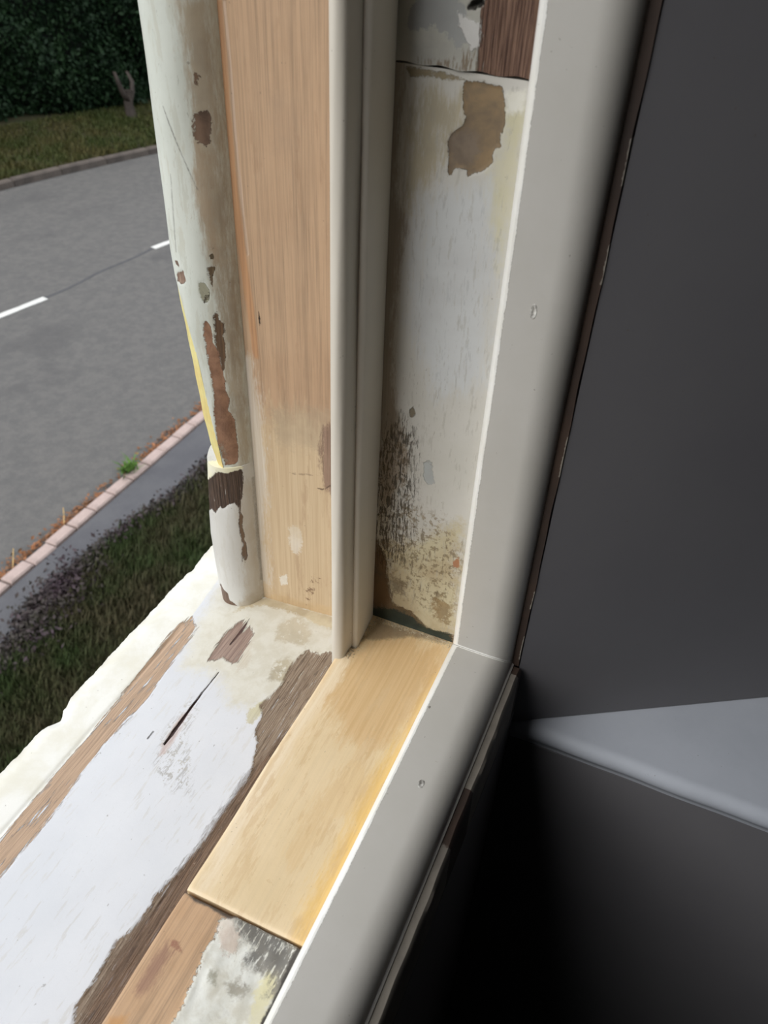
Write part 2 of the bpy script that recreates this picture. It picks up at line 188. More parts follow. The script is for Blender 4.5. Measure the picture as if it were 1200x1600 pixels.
def layered(name, base, base2, axis, layers, rough=.55, grain=0., blotch=(9, .35, .7), bump=.0006, spec=.4):
    """paint / bare wood surface. layers: (attr, c1, c2, dict(...))"""
    t = NT(name)
    n0 = t.noise(blotch[0], ST['i'], 6, .65)
    col = t.mix(t.step(n0, blotch[1], blotch[2]), lin(base), lin(base2))
    if grain:
        g = t.noise(46, ST[axis], 5, .7, .3, 2.)
        g2 = t.noise(11, ST[axis], 4, .6, .8, 5.)
        gg = t.math('ADD', t.math('MULTIPLY', g, .5), t.math('MULTIPLY', g2, .5))
        col = t.mix(t.math('MULTIPLY', t.step(gg, .42, .66), grain), col, lin(tuple(.62*c for c in base)))
    fine = t.noise(420, ST['i'], 3, .7)
    h = t.math('MULTIPLY', fine, .12)
    h = t.math('ADD', h, t.math('MULTIPLY', t.noise(60, ST['i'], 4, .6, 0, 3.), .25))
    for i, (a, c1, c2, o) in enumerate(layers):
        ax = o.get('ax', axis); ns = o.get('s', 90); amp = o.get('amp', 1.5)
        st = {'x': (1, 5, 5), 'z': (5, 5, 1), 'i': (1, 1, 1), 'X': (1, 20, 20), 'Z': (20, 20, 1)}[o.get('st', 'i')]
        nn = t.noise(ns, st, 5, .68, 0., i*1.7)
        n2 = t.noise(ns*5, st, 4, .75, 0., i*1.3+.4)
        nn = t.math('MULTIPLY_ADD', n2, .62, t.math('MULTIPLY', nn, .62))
        e = t.math('MULTIPLY_ADD', t.math('SUBTRACT', nn, .62), (11 if o.get('st') == 'X' else 7.5)*amp, t.attr(a))
        if 'off' in o: e = t.math('ADD', e, o['off'])
        sf = o.get('soft', .5)
        f = t.step(e, -sf, sf)
        if 'speck' in o:
            th, s2, st2 = o['speck']
            stt = {'x': (1, 6, 6), 'z': (6, 6, 1), 'i': (1, 1, 1)}[st2]
            f = t.math('MULTIPLY', f, t.step(t.noise(s2, stt, 6, .7, 0., 9+i), th-.03, th+.03))
        if 'holes' in o:
            th, s2, st2 = o['holes']
            stt = {'x': (1, 12, 12), 'z': (12, 12, 1), 'i': (1, 1, 1)}[st2]
            f = t.math('MULTIPLY', f, t.step(t.noise(s2, stt, 5, .7, 0., 31+i), th+.03, th-.03))
        f = t.math('MULTIPLY', f, o.get('op', 1.))
        g = t.noise(o.get('gs', 30), ST[ax] if o.get('gr', 1) else ST['i'], 4, .65, .3, 11+i)
        cc = t.mix(t.step(g, .36, .66), lin(c1), lin(c2))
        col = t.mix(f, col, cc)
        hh = o.get('h', 0.)
        if hh: h = t.math('MULTIPLY_ADD', f, hh, h)
        gb = o.get('gb', 0.)
        if gb: h = t.math('ADD', h, t.math('MULTIPLY', t.math('MULTIPLY', f, g), gb))
    # specks of dirt all over
    sp = t.noise(330, ST['i'], 2, .5, 0, 17.)
    col = t.mix(t.math('MULTIPLY', t.step(sp, .74, .78), .45), col, lin((95, 84, 72)))
    return t.done(col, h, bump, rough, spec)

M = {}
M['sill'] = layered('weathered_white_paint', (200, 202, 206), (208, 209, 212), 'x', [
    ('all', (178, 172, 160), (196, 192, 184), dict(amp=0, speck=(.60, 45, 'x'), op=.35, gr=0)),
    ('all', (176, 172, 168), (160, 154, 148), dict(amp=0, speck=(.68, 160, 'x'), op=.5, gr=0)),
    ('outer', (220, 219, 213), (210, 207, 194), dict(amp=.4, gr=0, soft=.8, s=120)),
    ('cream', (206, 203, 190), (196, 191, 174), dict(amp=4, soft=9, s=60, gr=0, gs=90, op=.9)),
    ('beige', (186, 176, 154), (170, 160, 138), dict(amp=2.5, soft=2.2, s=60, gr=0, op=.8, speck=(.42, 150, 'i'))),
    ('beige2', (176, 166, 142), (150, 141, 122), dict(amp=1.8, soft=2, s=70, gr=0, op=.85, speck=(.42, 160, 'i'), off=1)),
    ('beige3', (196, 188, 172), (180, 168, 148), dict(amp=2, soft=1.5, s=120, op=.6)),
    ('corner', (200, 188, 158), (168, 152, 122), dict(amp=2.2, soft=1.6, s=110, gr=0, op=.85)),
    ('yellow', (190, 182, 140), (170, 160, 120), dict(amp=1.5, soft=1, s=120, op=.7)),
    ('grey', (166, 164, 162), (140, 136, 134), dict(amp=2.0, soft=4, st='x', speck=(.56, 90, 'x'), gr=0, op=.7)),
    ('grey', (180, 176, 168), (150, 146, 140), dict(amp=2.0, soft=3, speck=(.57, 260, 'i'), gr=0, op=.85)),
    ('stain', (172, 150, 144), (196, 180, 172), dict(amp=1.2, soft=1, st='X', s=40, op=.75)),
    ('strip', (184, 156, 130), (152, 128, 106), dict(amp=1.5, soft=.2, st='X', s=14, h=-1.1, gs=60, gb=.5, holes=(.62, 26, 'x'))),
    ('patch', (164, 142, 128), (126, 104, 94), dict(amp=1.6, soft=.25, st='X', s=18, h=-1.2, gs=60, gb=1., holes=(.66, 40, 'x'))),
    ('rough', (172, 154, 134), (126, 106, 88), dict(amp=1.5, soft=.3, st='x', s=60, h=-1.2, gs=70, gb=2.2, holes=(.63, 50, 'x'))),
    ('darkrough', (142, 114, 92), (86, 64, 50), dict(amp=2.2, soft=3, st='x', s=60, gs=60, gb=2.6, op=.8, holes=(.66, 60, 'x'))),
    ('rough', (206, 200, 190), (190, 180, 168), dict(amp=1, soft=1, speck=(.66, 520, 'i'), op=.8, gr=0, off=-1.5)),
    ('rough', (74, 56, 48), (92, 74, 62), dict(amp=1, soft=1, speck=(.60, 60, 'x'), op=.55, gr=0, off=-2, gb=1.)),
    ('crack', (48, 32, 30), (70, 46, 42), dict(amp=.25, soft=.25, st='x', s=120, h=-3, off=-.45)),
    ('crack2', (70, 50, 46), (90, 60, 54), dict(amp=.3, soft=.3, st='x', s=120, h=-2, off=-.3)),
    ('crack3', (90, 80, 72), (90, 80, 72), dict(amp=.2, soft=.3, st='x', s=120, h=-2, off=-.2)),
], rough=.5)

M['stile_outer'] = layered('sanded_pine', (184, 154, 124), (172, 140, 110), 'z', [
    ('pale', (194, 172, 140), (182, 158, 126), dict(amp=10, soft=12, s=14, st='z', gs=22)),
    ('grey', (150, 128, 108), (170, 140, 112), dict(amp=3, soft=6, op=.35, gr=0)),
    ('grey2', (150, 134, 112), (176, 156, 130), dict(amp=4, soft=6, op=.5, gr=0)),
    ('orange', (190, 136, 88), (160, 108, 68), dict(amp=.7, soft=1, st='Z', s=12, op=.55)),
    ('groove', (202, 178, 158), (190, 166, 146), dict(amp=.3, soft=.5, st='Z', s=10, op=.7, h=-.5)),
    ('all', (150, 118, 90), (136, 104, 78), dict(amp=0, speck=(.62, 18, 'z'), op=.25, gr=0)),
    ('smear', (204, 196, 184), (190, 178, 160), dict(amp=4, soft=4, st='z', s=30, op=.75)),
    ('smear2', (214, 208, 196), (200, 188, 166), dict(amp=2.5, soft=1.2, s=100, gr=0, op=.6)),
    ('smear3', (218, 214, 204), (208, 200, 184), dict(amp=1.5, soft=.6, s=160, gr=0, op=.8)),
    ('bottomstain', (176, 148, 108), (196, 168, 128), dict(amp=3, soft=3, gr=0, op=.6)),
    ('dirt', (92, 68, 50), (120, 90, 66), dict(amp=1.5, soft=1, speck=(.55, 240, 'i'), gr=0, op=.8)),
    ('knot', (128, 100, 88), (96, 72, 62), dict(amp=3, soft=2.5, st='z', s=60, op=.75)),
    ('cut', (50, 38, 30), (50, 38, 30), dict(amp=.3, soft=.3, h=-1)),
    ('scratch', (84, 64, 50), (84, 64, 50), dict(amp=.4, soft=.3, op=.8)),
    ('scratch2', (110, 90, 72), (110, 90, 72), dict(amp=.6, soft=.3, op=.5)),
], grain=.55, rough=.62, blotch=(6, .35, .7))

M['stile_inner'] = layered('aged_cream_paint', (186, 183, 174), (196, 193, 186), 'z', [
    ('yellow', (176, 162, 130), (158, 146, 118), dict(amp=6, soft=6, s=24, st='z', gr=0, op=.75)),
    ('yellow2', (190, 184, 150), (196, 190, 164), dict(amp=3, soft=6, op=.85, s=50, gr=0)),
    ('blue', (193, 195, 195), (186, 187, 187), dict(amp=6, soft=8, s=24, st='z', gr=0, op=.85)),
    ('brownleft', (150, 134, 114), (132, 118, 100), dict(amp=3, soft=3, s=30, st='z', op=.75)),
    ('lowbeige', (188, 178, 146), (168, 152, 118), dict(amp=6, soft=8, s=40, gr=0, op=.9)),
    ('spots', (120, 112, 100), (140, 130, 118), dict(amp=2, soft=6, speck=(.64, 140, 'z'), gr=0, op=.7)),
    ('blue', (170, 172, 172), (160, 160, 158), dict(amp=2, soft=4, speck=(.60, 70, 'z'), gr=0, op=.5)),
    ('flake', (168, 172, 170), (160, 162, 160), dict(amp=1, soft=.5, gr=0, op=.9, h=-.5)),
    ('mould', (104, 92, 72), (66, 60, 48), dict(amp=5, soft=5, s=50, st='z', speck=(.54, 110, 'z'), gr=0, op=.9, h=-.6)),
    ('mould', (120, 104, 82), (84, 76, 64), dict(amp=5, soft=8, s=50, speck=(.55, 300, 'i'), gr=0, op=.8)),
    ('mould2', (112, 98, 72), (140, 122, 92), dict(amp=5, soft=8, s=60, speck=(.55, 260, 'i'), gr=0, op=.75)),
    ('all', (160, 156, 146), (150, 144, 132), dict(amp=0, speck=(.60, 60, 'z'), op=.4, gr=0)),
    ('mould2', (88, 74, 54), (110, 94, 70), dict(amp=3, soft=6, s=60, speck=(.60, 70, 'z'), gr=0, op=.7)),
    ('dirt', (92, 80, 62), (112, 96, 74), dict(amp=2.5, soft=2, s=120, gr=0, op=.7)),
    ('dirt2', (112, 92, 62), (142, 118, 80), dict(amp=4, soft=3, s=100, gr=0, speck=(.52, 70, 'i'), op=.75)),
    ('brownlow', (104, 76, 50), (80, 62, 42), dict(amp=3, soft=2, s=70, st='z', gr=0, op=.85)),
    ('mouldlow', (98, 74, 46), (70, 58, 38), dict(amp=2.2, soft=1.2, s=90, gr=0, op=.9, h=-.4)),
    ('green', (62, 68, 54), (44, 50, 42), dict(amp=2, soft=1, s=140, gr=0)),
    ('orange', (160, 112, 80), (150, 110, 84), dict(amp=.8, soft=.4, s=160, gr=0)),
    ('cream', (216, 214, 204), (208, 204, 190), dict(amp=1.6, soft=2, s=60, gr=0)),
    ('strip', (112, 98, 76), (146, 134, 108), dict(amp=1, soft=.6, s=90, gr=0, h=-.5)),
    ('chip', (140, 118, 88), (116, 100, 80), dict(amp=.6, soft=.2, s=150, gr=0, gs=60, h=-1.0)),
    ('chipdark', (124, 110, 96), (104, 92, 80), dict(amp=2, soft=2, s=60, gr=0, gs=60, op=.8)),
    ('chip2', (120, 110, 92), (120, 110, 92), dict(amp=.6, soft=.3, h=-1)),
], rough=.6)

M['pocket'] = layered('flaking_grey_paint', (176, 174, 164), (160, 158, 150), 'z', [
    ('shellgrey', (150, 151, 148), (142, 142, 140), dict(amp=2, soft=.6, s=60, gr=0)),
    ('white', (198, 196, 192), (190, 188, 184), dict(amp=1, soft=.5, s=80, gr=0, h=.4)),
    ('bristle', (104, 88, 70), (128, 112, 90), dict(amp=2, soft=1, st='Z', s=30, op=.85, speck=(.5, 90, 'z'))),
    ('bare', (142, 112, 94), (84, 60, 50), dict(amp=.8, soft=.3, st='z', s=80, gs=58, gb=2.2, h=-.6, holes=(.68, 60, 'z'))),
    ('hole', (40, 38, 34), (60, 56, 50), dict(amp=1, soft=.5, gr=0, h=-2)),
], rough=.65, blotch=(30, .4, .65))

M['plank'] = layered('varnished_new_pine', (228, 205, 166), (220, 196, 154), 'x', [
    ('orange2', (216, 184, 138), (206, 172, 124), dict(amp=9, soft=10, s=18, st='x', gs=16)),
    ('pale', (234, 216, 186), (226, 204, 168), dict(amp=5, soft=6, s=20, st='x', gs=16)),
    ('resin', (214, 184, 138), (224, 196, 150), dict(amp=6, soft=5, s=22, st='x', gs=16, op=.7)),
    ('orange', (226, 190, 118), (214, 176, 106), dict(amp=4, soft=7, s=22, st='x', gs=10, op=.9, off=5)),
    ('all', (200, 168, 122), (214, 186, 146), dict(amp=0, speck=(.56, 22, 'x'), op=.45, gr=0)),
    ('all', (196, 160, 110), (180, 146, 100), dict(amp=0, speck=(.66, 130, 'i'), op=.3, gr=0)),
    ('dark', (120, 104, 84), (150, 130, 102), dict(amp=1.5, soft=2.5, gr=0, op=.75)),
], grain=.10, rough=.42, blotch=(14, .35, .7), spec=.5)

M['plank2'] = layered('bare_old_pine', (202, 168, 134), (190, 154, 118), 'x', [
    ('purple', (138, 104, 88), (160, 124, 102), dict(amp=2.5, soft=3, s=50, st='x', op=.8)),
    ('knot', (130, 92, 72), (160, 116, 94), dict(amp=1.2, soft=1, s=120, gr=0, off=-.6)),
    ('orangeend', (196, 148, 96), (190, 142, 92), dict(amp=1, soft=2, op=.8)),
    ('plaster', (222, 222, 214), (198, 194, 180), dict(amp=1.6, soft=.35, s=80, gr=0, gs=60, h=.8, gb=.8)),
    ('plaster', (218, 218, 212), (160, 152, 138), dict(amp=3, soft=3, s=80, speck=(.58, 60, 'i'), gr=0, gs=60, op=.6)),
    ('pink', (192, 170, 154), (212, 200, 186), dict(amp=2, soft=1.5, s=90, gr=0, gs=60, op=.7, gb=.8)),
    ('yellow', (216, 208, 160), (206, 200, 172), dict(amp=2, soft=1.5, s=70, gr=0, op=.8)),
    ('grey', (136, 130, 118), (100, 97, 92), dict(amp=2.6, soft=3, s=90, gr=0, op=.9, speck=(.44, 120, 'x'))),
    ('dirt', (140, 136, 118), (150, 146, 130), dict(amp=1.5, soft=1.5, gr=0, op=.8)),
    ('dirt2', (140, 134, 118), (160, 152, 136), dict(amp=2, soft=2, gr=0, op=.8)),
    ('edge', (70, 66, 64), (96, 92, 88), dict(amp=.6, soft=.6, gr=0, off=.8)),
    ('edgetop', (84, 76, 70), (112, 100, 90), dict(amp=.5, soft=.8, gr=0, off=1.3, s=200)),
], grain=.6, rough=.65, blotch=(12, .35, .7))

def bead_layers(up):
    if up: return [
        ('all', (176, 176, 162), (186, 180, 160), dict(amp=0, speck=(.55, 26, 'z'), op=.4, gr=0)),
        ('all', (150, 144, 130), (140, 132, 118), dict(amp=0, speck=(.67, 150, 'z'), op=.45, gr=0, h=-.3)),
        ('shade', (172, 158, 136), (156, 142, 122), dict(amp=3, soft=3.5, s=24, st='z', gr=0, op=.85)),
        ('beige', (170, 146, 118), (158, 136, 112), dict(amp=3, soft=3, s=40, st='z', gr=0, op=.5)),
        ('lineb', (196, 192, 184), (186, 180, 170), dict(amp=1, soft=1, op=.7)),
        ('hollow', (150, 148, 128), (150, 148, 128), dict(amp=.4, soft=.3, h=-1)),
        ('line1', (112, 110, 104), (112, 110, 104), dict(amp=.1, soft=.35, op=.8)),
        ('line2', (134, 132, 126), (134, 132, 126), dict(amp=.2, soft=.35, op=.6)),
        ('chip', (126, 104, 88), (92, 76, 66), dict(amp=.9, soft=.25, s=170, gr=0, gs=60, h=-.8)),
        ('chip_s', (120, 98, 80), (120, 98, 80), dict(amp=.6, soft=.25, s=170, h=-.8)),
        ('c3', (92, 80, 62), (92, 80, 62), dict(amp=.5, soft=.25, h=-.8)),
        ('c4', (86, 72, 54), (110, 92, 70), dict(amp=.5, soft=.25, h=-.8)),
        ('c5', (74, 66, 52), (120, 112, 92), dict(amp=.5, soft=.25, h=-.8, speck=(.5, 220, 'i'))),
        ('e1', (110, 90, 78), (110, 90, 78), dict(amp=.5, soft=.25)),
        ('e2', (124, 100, 86), (150, 128, 112), dict(amp=.7, soft=.25, h=-.6)),
        ('long2', (116, 90, 66), (88, 70, 54), dict(amp=.7, soft=.25, s=150, h=-1)),
        ('long1', (148, 112, 88), (122, 90, 70), dict(amp=.6, soft=.25, s=150, gr=0, gs=90, h=-1.2, gb=1.2)),
        ('greylow', (150, 146, 130), (120, 116, 100), dict(amp=1, soft=1, gr=0, op=.6, speck=(.5, 260, 'i')))]
    return [
        ('all', (184, 180, 168), (190, 186, 176), dict(amp=0, speck=(.56, 30, 'z'), op=.4, gr=0)),
        ('shade', (180, 168, 150), (190, 182, 168), dict(amp=2.5, soft=2.5, s=30, st='z', gr=0, op=.7)),
        ('grime', (170, 156, 134), (186, 176, 158), dict(amp=2, soft=2, gr=0, op=.7)),
        ('white', (222, 218, 200), (226, 222, 190), dict(amp=.8, soft=.6, gr=0)),
        ('crease', (140, 132, 120), (140, 132, 120), dict(amp=.2, soft=.4, op=.7, h=-1)),
        ('ring', (96, 76, 62), (50, 38, 32), dict(amp=.7, soft=.25, st='z', s=100, gs=60, h=-1, gb=2., holes=(.68, 60, 'z'))),
        ('drip', (112, 90, 70), (84, 66, 52), dict(amp=.4, soft=.25, s=200, h=-1)),
        ('foot', (118, 94, 78), (88, 68, 56), dict(amp=.6, soft=.25, s=170, h=-1))]
M['bead_up'] = layered('worn_layered_paint', (204, 207, 198), (190, 194, 184), 'z', bead_layers(True), rough=.5)
M['bead_low'] = layered('chipped_white_paint', (206, 205, 200), (196, 194, 188), 'z', bead_layers(False), rough=.5)
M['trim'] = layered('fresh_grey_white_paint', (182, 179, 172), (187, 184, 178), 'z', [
    ('bevel_light_and_caulk', (240, 239, 234), (234, 232, 224), dict(amp=.35, soft=.35, h=.5, gr=0, s=140)),  # sky brightness painted onto the bevel; real caulk only along the mitre
    ('dark', (80, 74, 66), (80, 74, 66), dict(amp=.2, soft=.3, h=-1)),
], rough=.42, bump=.0003, blotch=(20, .3, .75))
M['parting'] = layered('parting_bead_paint', (206, 199, 186), (200, 193, 180), 'z', [], rough=.45, bump=.0003)
M['edge_wood'] = layered('dark_bare_edge_wood', (68, 52, 42), (48, 38, 33), 'z', [
    ('white', (128, 122, 112), (112, 106, 98), dict(amp=.8, soft=.3, gr=0))], grain=.5, rough=.7)
M['reveal'] = layered('blue_grey_wall_paint', (110, 109, 112), (104, 103, 107), 'z', [], rough=.6, bump=.0004, blotch=(5, .3, .8))
M['ledge'] = layered('ledge_paint', (176, 181, 190), (168, 173, 182), 'x', [], rough=.6, bump=.0005)
M['room'] = layered('room_wall_paint', (86, 88, 92), (82, 84, 88), 'z', [], rough=.8)
M['floor'] = layered('floor_boards', (118, 110, 100), (108, 100, 92), 'x', [], grain=.4, rough=.7)
M['yellow_wood'] = layered('fresh_split_wood', (224, 214, 150), (218, 196, 128), 'z', [], grain=.25, rough=.6, blotch=(14, .4, .6))
M['crumb'] = layered('sawdust_and_filler', (206, 194, 168), (150, 134, 108), 'x', [], rough=.9, blotch=(200, .3, .7))
M['render'] = layered('house_render', (170, 164, 152), (160, 154, 142), 'z', [], rough=.9)

# ---------------------------------------------------------------- room shell and house wall
W0, W1 = -1.02, 0.0515                 # clear opening of the window along the wall
def prism(name, pts, z0, z1, mat, parent=None):
    n = len(pts)
    V = [(x, y, z0) for x, y in pts]+[(x, y, z1) for x, y in pts]
    F = [tuple(range(n))[::-1], tuple(range(n, 2*n))]+[(i, (i+1) % n, n+(i+1) % n, n+i) for i in range(n)]
    a = sum(pts[i][0]*pts[(i+1) % n][1]-pts[(i+1) % n][0]*pts[i][1] for i in range(n))
    if a < 0: F = [f[::-1] for f in F]
    return mesh(name, V, F, mat, parent)

YI = -0.46                             # inner wall face
def refl(p): return [(W0+W1-x, y) for x, y in p]
splay = [(0.053, -0.127), (0.053+0.333*.617, YI), (0.7, YI), (0.7, 0.14), (0.075, 0.14), (0.075, -0.127)]
tag(prism('wall_right', splay, -0.069, 1.6, M['reveal']), kind='structure', label='dark grey painted reveal slanting away from the inner edge of the window frame')
tag(prism('wall_right', [(0.058, -0.130), (0.058, YI), (0.7, YI), (0.7, 0.14), (0.058, 0.14)], -0.9, -0.0915, M['reveal']), kind='structure', label='dark grey side wall of the window recess below the pale ledge')
tag(prism('wall_left', refl(splay), -0.069, 1.6, M['reveal']), kind='structure')
tag(prism('wall_left', refl([(0.058, -0.130), (0.058, YI), (0.7, YI), (0.7, 0.14), (0.058, 0.14)]), -0.9, -0.07, M['reveal']), kind='structure')
tag(prism('wall_front', [(W0-.01, -0.130), (0.058, -0.130), (0.058, 0.11), (W0-.01, 0.11)], -0.9, -0.052, M['reveal']), kind='structure', label='dark grey apron wall under the window')
tag(prism('wall_front', [(W0-.35, YI), (W1+.35, YI), (W1+.35, 0.14), (W0-.35, 0.14)], 1.3, 1.6, M['room']), kind='structure')
tag(box('wall_front', (0.7, YI, -0.9), (2.0, 0.14, 1.6), M['room']), kind='structure')
tag(box('wall_front', (-3.2, YI, -0.9), (W0-.65, 0.14, 1.6), M['room']), kind='structure')
tag(box('wall_left', (-3.3, -4.0, -0.9), (-3.2, 0.14, 1.6), M['room']), kind='structure')
tag(box('wall_right', (2.0, -4.0, -0.9), (2.1, 0.14, 1.6), M['room']), kind='structure')
tag(box('wall_back', (-3.3, -4.1, -0.9), (2.1, -4.0, 1.6), M['room']), kind='structure')
tag(box('ceiling', (-3.3, -4.1, 1.6), (2.1, 0.14, 1.7), M['room']), kind='structure')
tag(box('floor', (-3.3, -4.1, -1.0), (2.1, 0.14, -0.9), M['floor']), kind='structure')
tag(prism('wall_outer', [(-5, -.2), (-5, 0.11), (7, 0.11), (7, -.2)], G, -1.0, M['render']), kind='structure')

# pale ledge with a rounded nose, filling the triangle between recess wall and reveal
def ledge():
    r = 9.; n = 9; ys = np.linspace(-127.5, YI*1000, 60); rings = []
    for y in ys:
        xf = 54.+.5*math.sin(y/37.)-.3*math.sin(y/11.)
        xb = max(xf+12, 53+(-127-y)*.617+8) if y < -150 else xf+14
        prof = [(xb, -91), (xf+4, -91)]
        prof += [(xf+r-r*math.cos(a), -91+9+0*r+r*math.sin(a)+3.) for a in np.linspace(-.9, math.pi/2, n)]
        prof += [(xb, -70)]
        rings.append([(x, y, z) for x, z in prof])
    o = sweep('trim_1', rings, M['ledge'], None, smooth=True, sharp=60)
    return tag(o, kind='structure', label='pale grey ledge with rounded nose where the reveal slants away')
ledge()

# ---------------------------------------------------------------- the window frame
win = empty('window_1', (0, 0, 0), kind='structure', label='old wooden sash window frame with its sash taken out, half stripped of paint')

def seg(a, b, step): return np.linspace(a, b, max(2, int(round(abs(b-a)/step))+1))
SLOPE, SZ = -.0916, -15.6
def sill_top(u, v, at):
    z = SZ+SLOPE*v
    z = z-.5*sm(at['strip'], -.3, .6)-.9*sm(at['rough'], -.3, 1)-.6*sm(at['patch'], -.3, .7)-1.2*sm(at['crack'], .3, 1.)
    z = z+np.where(at['rough'] > 0, .35*np.sin(v*2.6+.6*np.sin(u/9.))*np.sin(v*1.13+u/40.), 0)
    z = z+.25*np.sin(u/31.+v/17.)*np.sin(v/12.)
    vv = v.copy()
    e = sm(v, 150, 166.5)
    notch = np.exp(-((u+110)/7)**2)*5.5+np.exp(-((u+99)/4)**2)*2.+np.exp(-((u-62)/7)**2)*1.5
    vv = v-e*(notch+1.0+wob(u, 3, .55, 46)+wob(u, 4, .25, 9))
    z = z-e**3*(1.8+notch*.4)
    z = z-.9*np.exp(-((v-132.5)/1.6)**2)*sm(-u, -8, 20)
    return u, vv, z
us = np.concatenate([np.array([-1020., -800, -600, -480, -400, -340]), seg(-312, 112, 1.), np.array([125., 150, 200])])
vs = np.concatenate([seg(-2, 168, 1.)])
slab('sill', us, vs, sill_top, (0, 0, -1), M['sill'], win, POLYS['sill'],
     skirt=lambda u, v: (u, np.clip(v, -2, 164), np.full_like(u, -66.)))

# boards of the inner sill
def plank_top(end, wh):
    def f(u, v, at):
        z = np.zeros_like(u)+.12*np.sin(u/23.+v/9.)
        d = np.minimum(v+77+9, -2.5-v)
        z = z-.9*np.exp(-np.clip(-2.5-v, 0, 9)/.7)                      # eased outer arris
        for e_ in end: z = z-1.1*np.exp(-np.abs(u-e_)/.8)
        if wh: z = z+.7*sm(at['plaster'], -.3, 1.5)*(1+.6*np.sin(u/5.+np.sin(v/4.)*2)*np.sin(v/6.+u/13.))-1.3*sm(at['edge'], -1, 1)-1.2*sm(at['edgetop'], -.5, 1)
        return u, v+.35*np.sin(u/19.), z
    return f
tag(slab('plank', seg(-186.5, 51, 1.2), seg(-90, -2.5, 1.), plank_top([-186.5], 0), (0, 0, -14.2), M['plank'], win, POLYS['plank']),
    label='smooth honey-yellow new board of the inner sill')
tag(slab('plank', np.concatenate([np.array([-1018., -700, -480, -380]), seg(-320, -188.2, .9)]), seg(-90, -2.5, .9), plank_top([-188.2], 1), (0, 0, -14.2), M['plank2'], win, POLYS['plank2']),
    label='old bare board with filler smears and grey mould')

# pulley stile, outer and inner channel, and the pocket piece let into it
ZT = 560.
def st_out(u, v, at):
    x = 51.5+.25*np.sin(u/11.)+.15*np.sin(v/70.)+.5*sm(at['groove'], -.4, .5)
    return x, u, v
slab('pulley_stile', seg(-6.5, 92, 1.3), seg(-34, ZT, 1.6), st_out, (16, 0, 0), M['stile_outer'], win, POLYS['stile_outer'], flip=True)['label'] = 'sanded bare pine channel between round lining and parting bead'
def zpocket(u): return 366.8-(u+21)*-.10
zl = POLYS['stile_inner']['strip']
def line_z(y): return np.interp(y, [-80, -20], [LZ1, LZ0])
LZ0, LZ1 = (378.6, 377.7)
def st_in(u, v, at):
    top = line_z(u)-.5
    z = v.copy(); z = np.where(v > 300, 300+(v-300)/(380.-300)*(top-300), v)
    x = 51.5+.2*np.sin(v/60.)+.6*sm(at['chip'], -.2, .5)+.5*sm(at['mouldlow'], -.5, 1)+.35*sm(at['mould'], 0, 3)*np.sin(v/3.+u)*np.sin(u*1.7)
    x = x-2.2*np.exp(-np.clip(v+2, 0, 30)/1.6)
    return x, u, z
slab('pulley_stile', seg(-96, -7.5, 1.1), np.concatenate([seg(-10, 300, 1.3), seg(301, 380, 1.2)]), st_in, (16, 0, 0), M['stile_inner'], win, POLYS['stile_inner'], flip=True)['label'] = 'painted inner channel stained with mould at its foot'
pk = {k: POLYS['stile_inner'][k] for k in ('bare', 'hole', 'shellgrey', 'white', 'bristle')}
def st_pk(u, v, at):
    z = line_z(u)+.3+v+.5*np.sin(u/3.)*np.exp(-v/2.)
    x = 50.2+.3*np.sin(v/9.+u/6.)-.3*sm(at['white'], -.5, 1)+.5*sm(at['bare'], -.3, .6)
    x = x+np.where(at['bare'] > 0, .3*np.sin(u*2.9+.4*np.sin(v/9.)), 0)+4*sm(at['hole'], -.5, 2)
    return x, u, z
def slab_pk():
    base = {k: [(y, z-float(line_z(np.array(y)))) for y, z in p] for k, p in pk.items()}
    o = slab('pocket_cover', seg(-96, -10, .8), np.concatenate([seg(0, 70, .9), seg(72, ZT-385, 6)]), st_pk, (17, 0, 0), M['pocket'], win, base, flip=True)
    o['label'] = 'pocket piece let into the inner channel, half bare ridged wood'
slab_pk()

# round outer lining, upper length split and chipped, lower length thicker
BP = np.array([[88.0, 51.5], [89.5, 46.5], [92.0, 42.5], [96.0, 38.3], [100.0, 35.6], [104.0, 33.8], [108.0, 32.9], [112.0, 32.6], [116.0, 33.0], [120.0, 34.3], [124.0, 36.8], [128.0, 40.6], [131.0, 45.0], [134.0, 52.0], [136.0, 62.0], [137.0, 78.0]])
KU = np.array([[112.0, 99.0], [130.0, 101.0], [152.0, 104.0], [177.0, 107.5], [200.0, 110.0], [221.0, 113.8], [250.0, 118.8], [266.0, 119.8], [470.0, 119.8]]); KL = np.array([[-45.0, 114.5], [-21.0, 115.5], [40.0, 117.6], [80.0, 115.5], [100.0, 114.0], [116.0, 113.3]])
def klow(z): return (np.interp(z, KL[:, 0], KL[:, 1])-88)/31.7
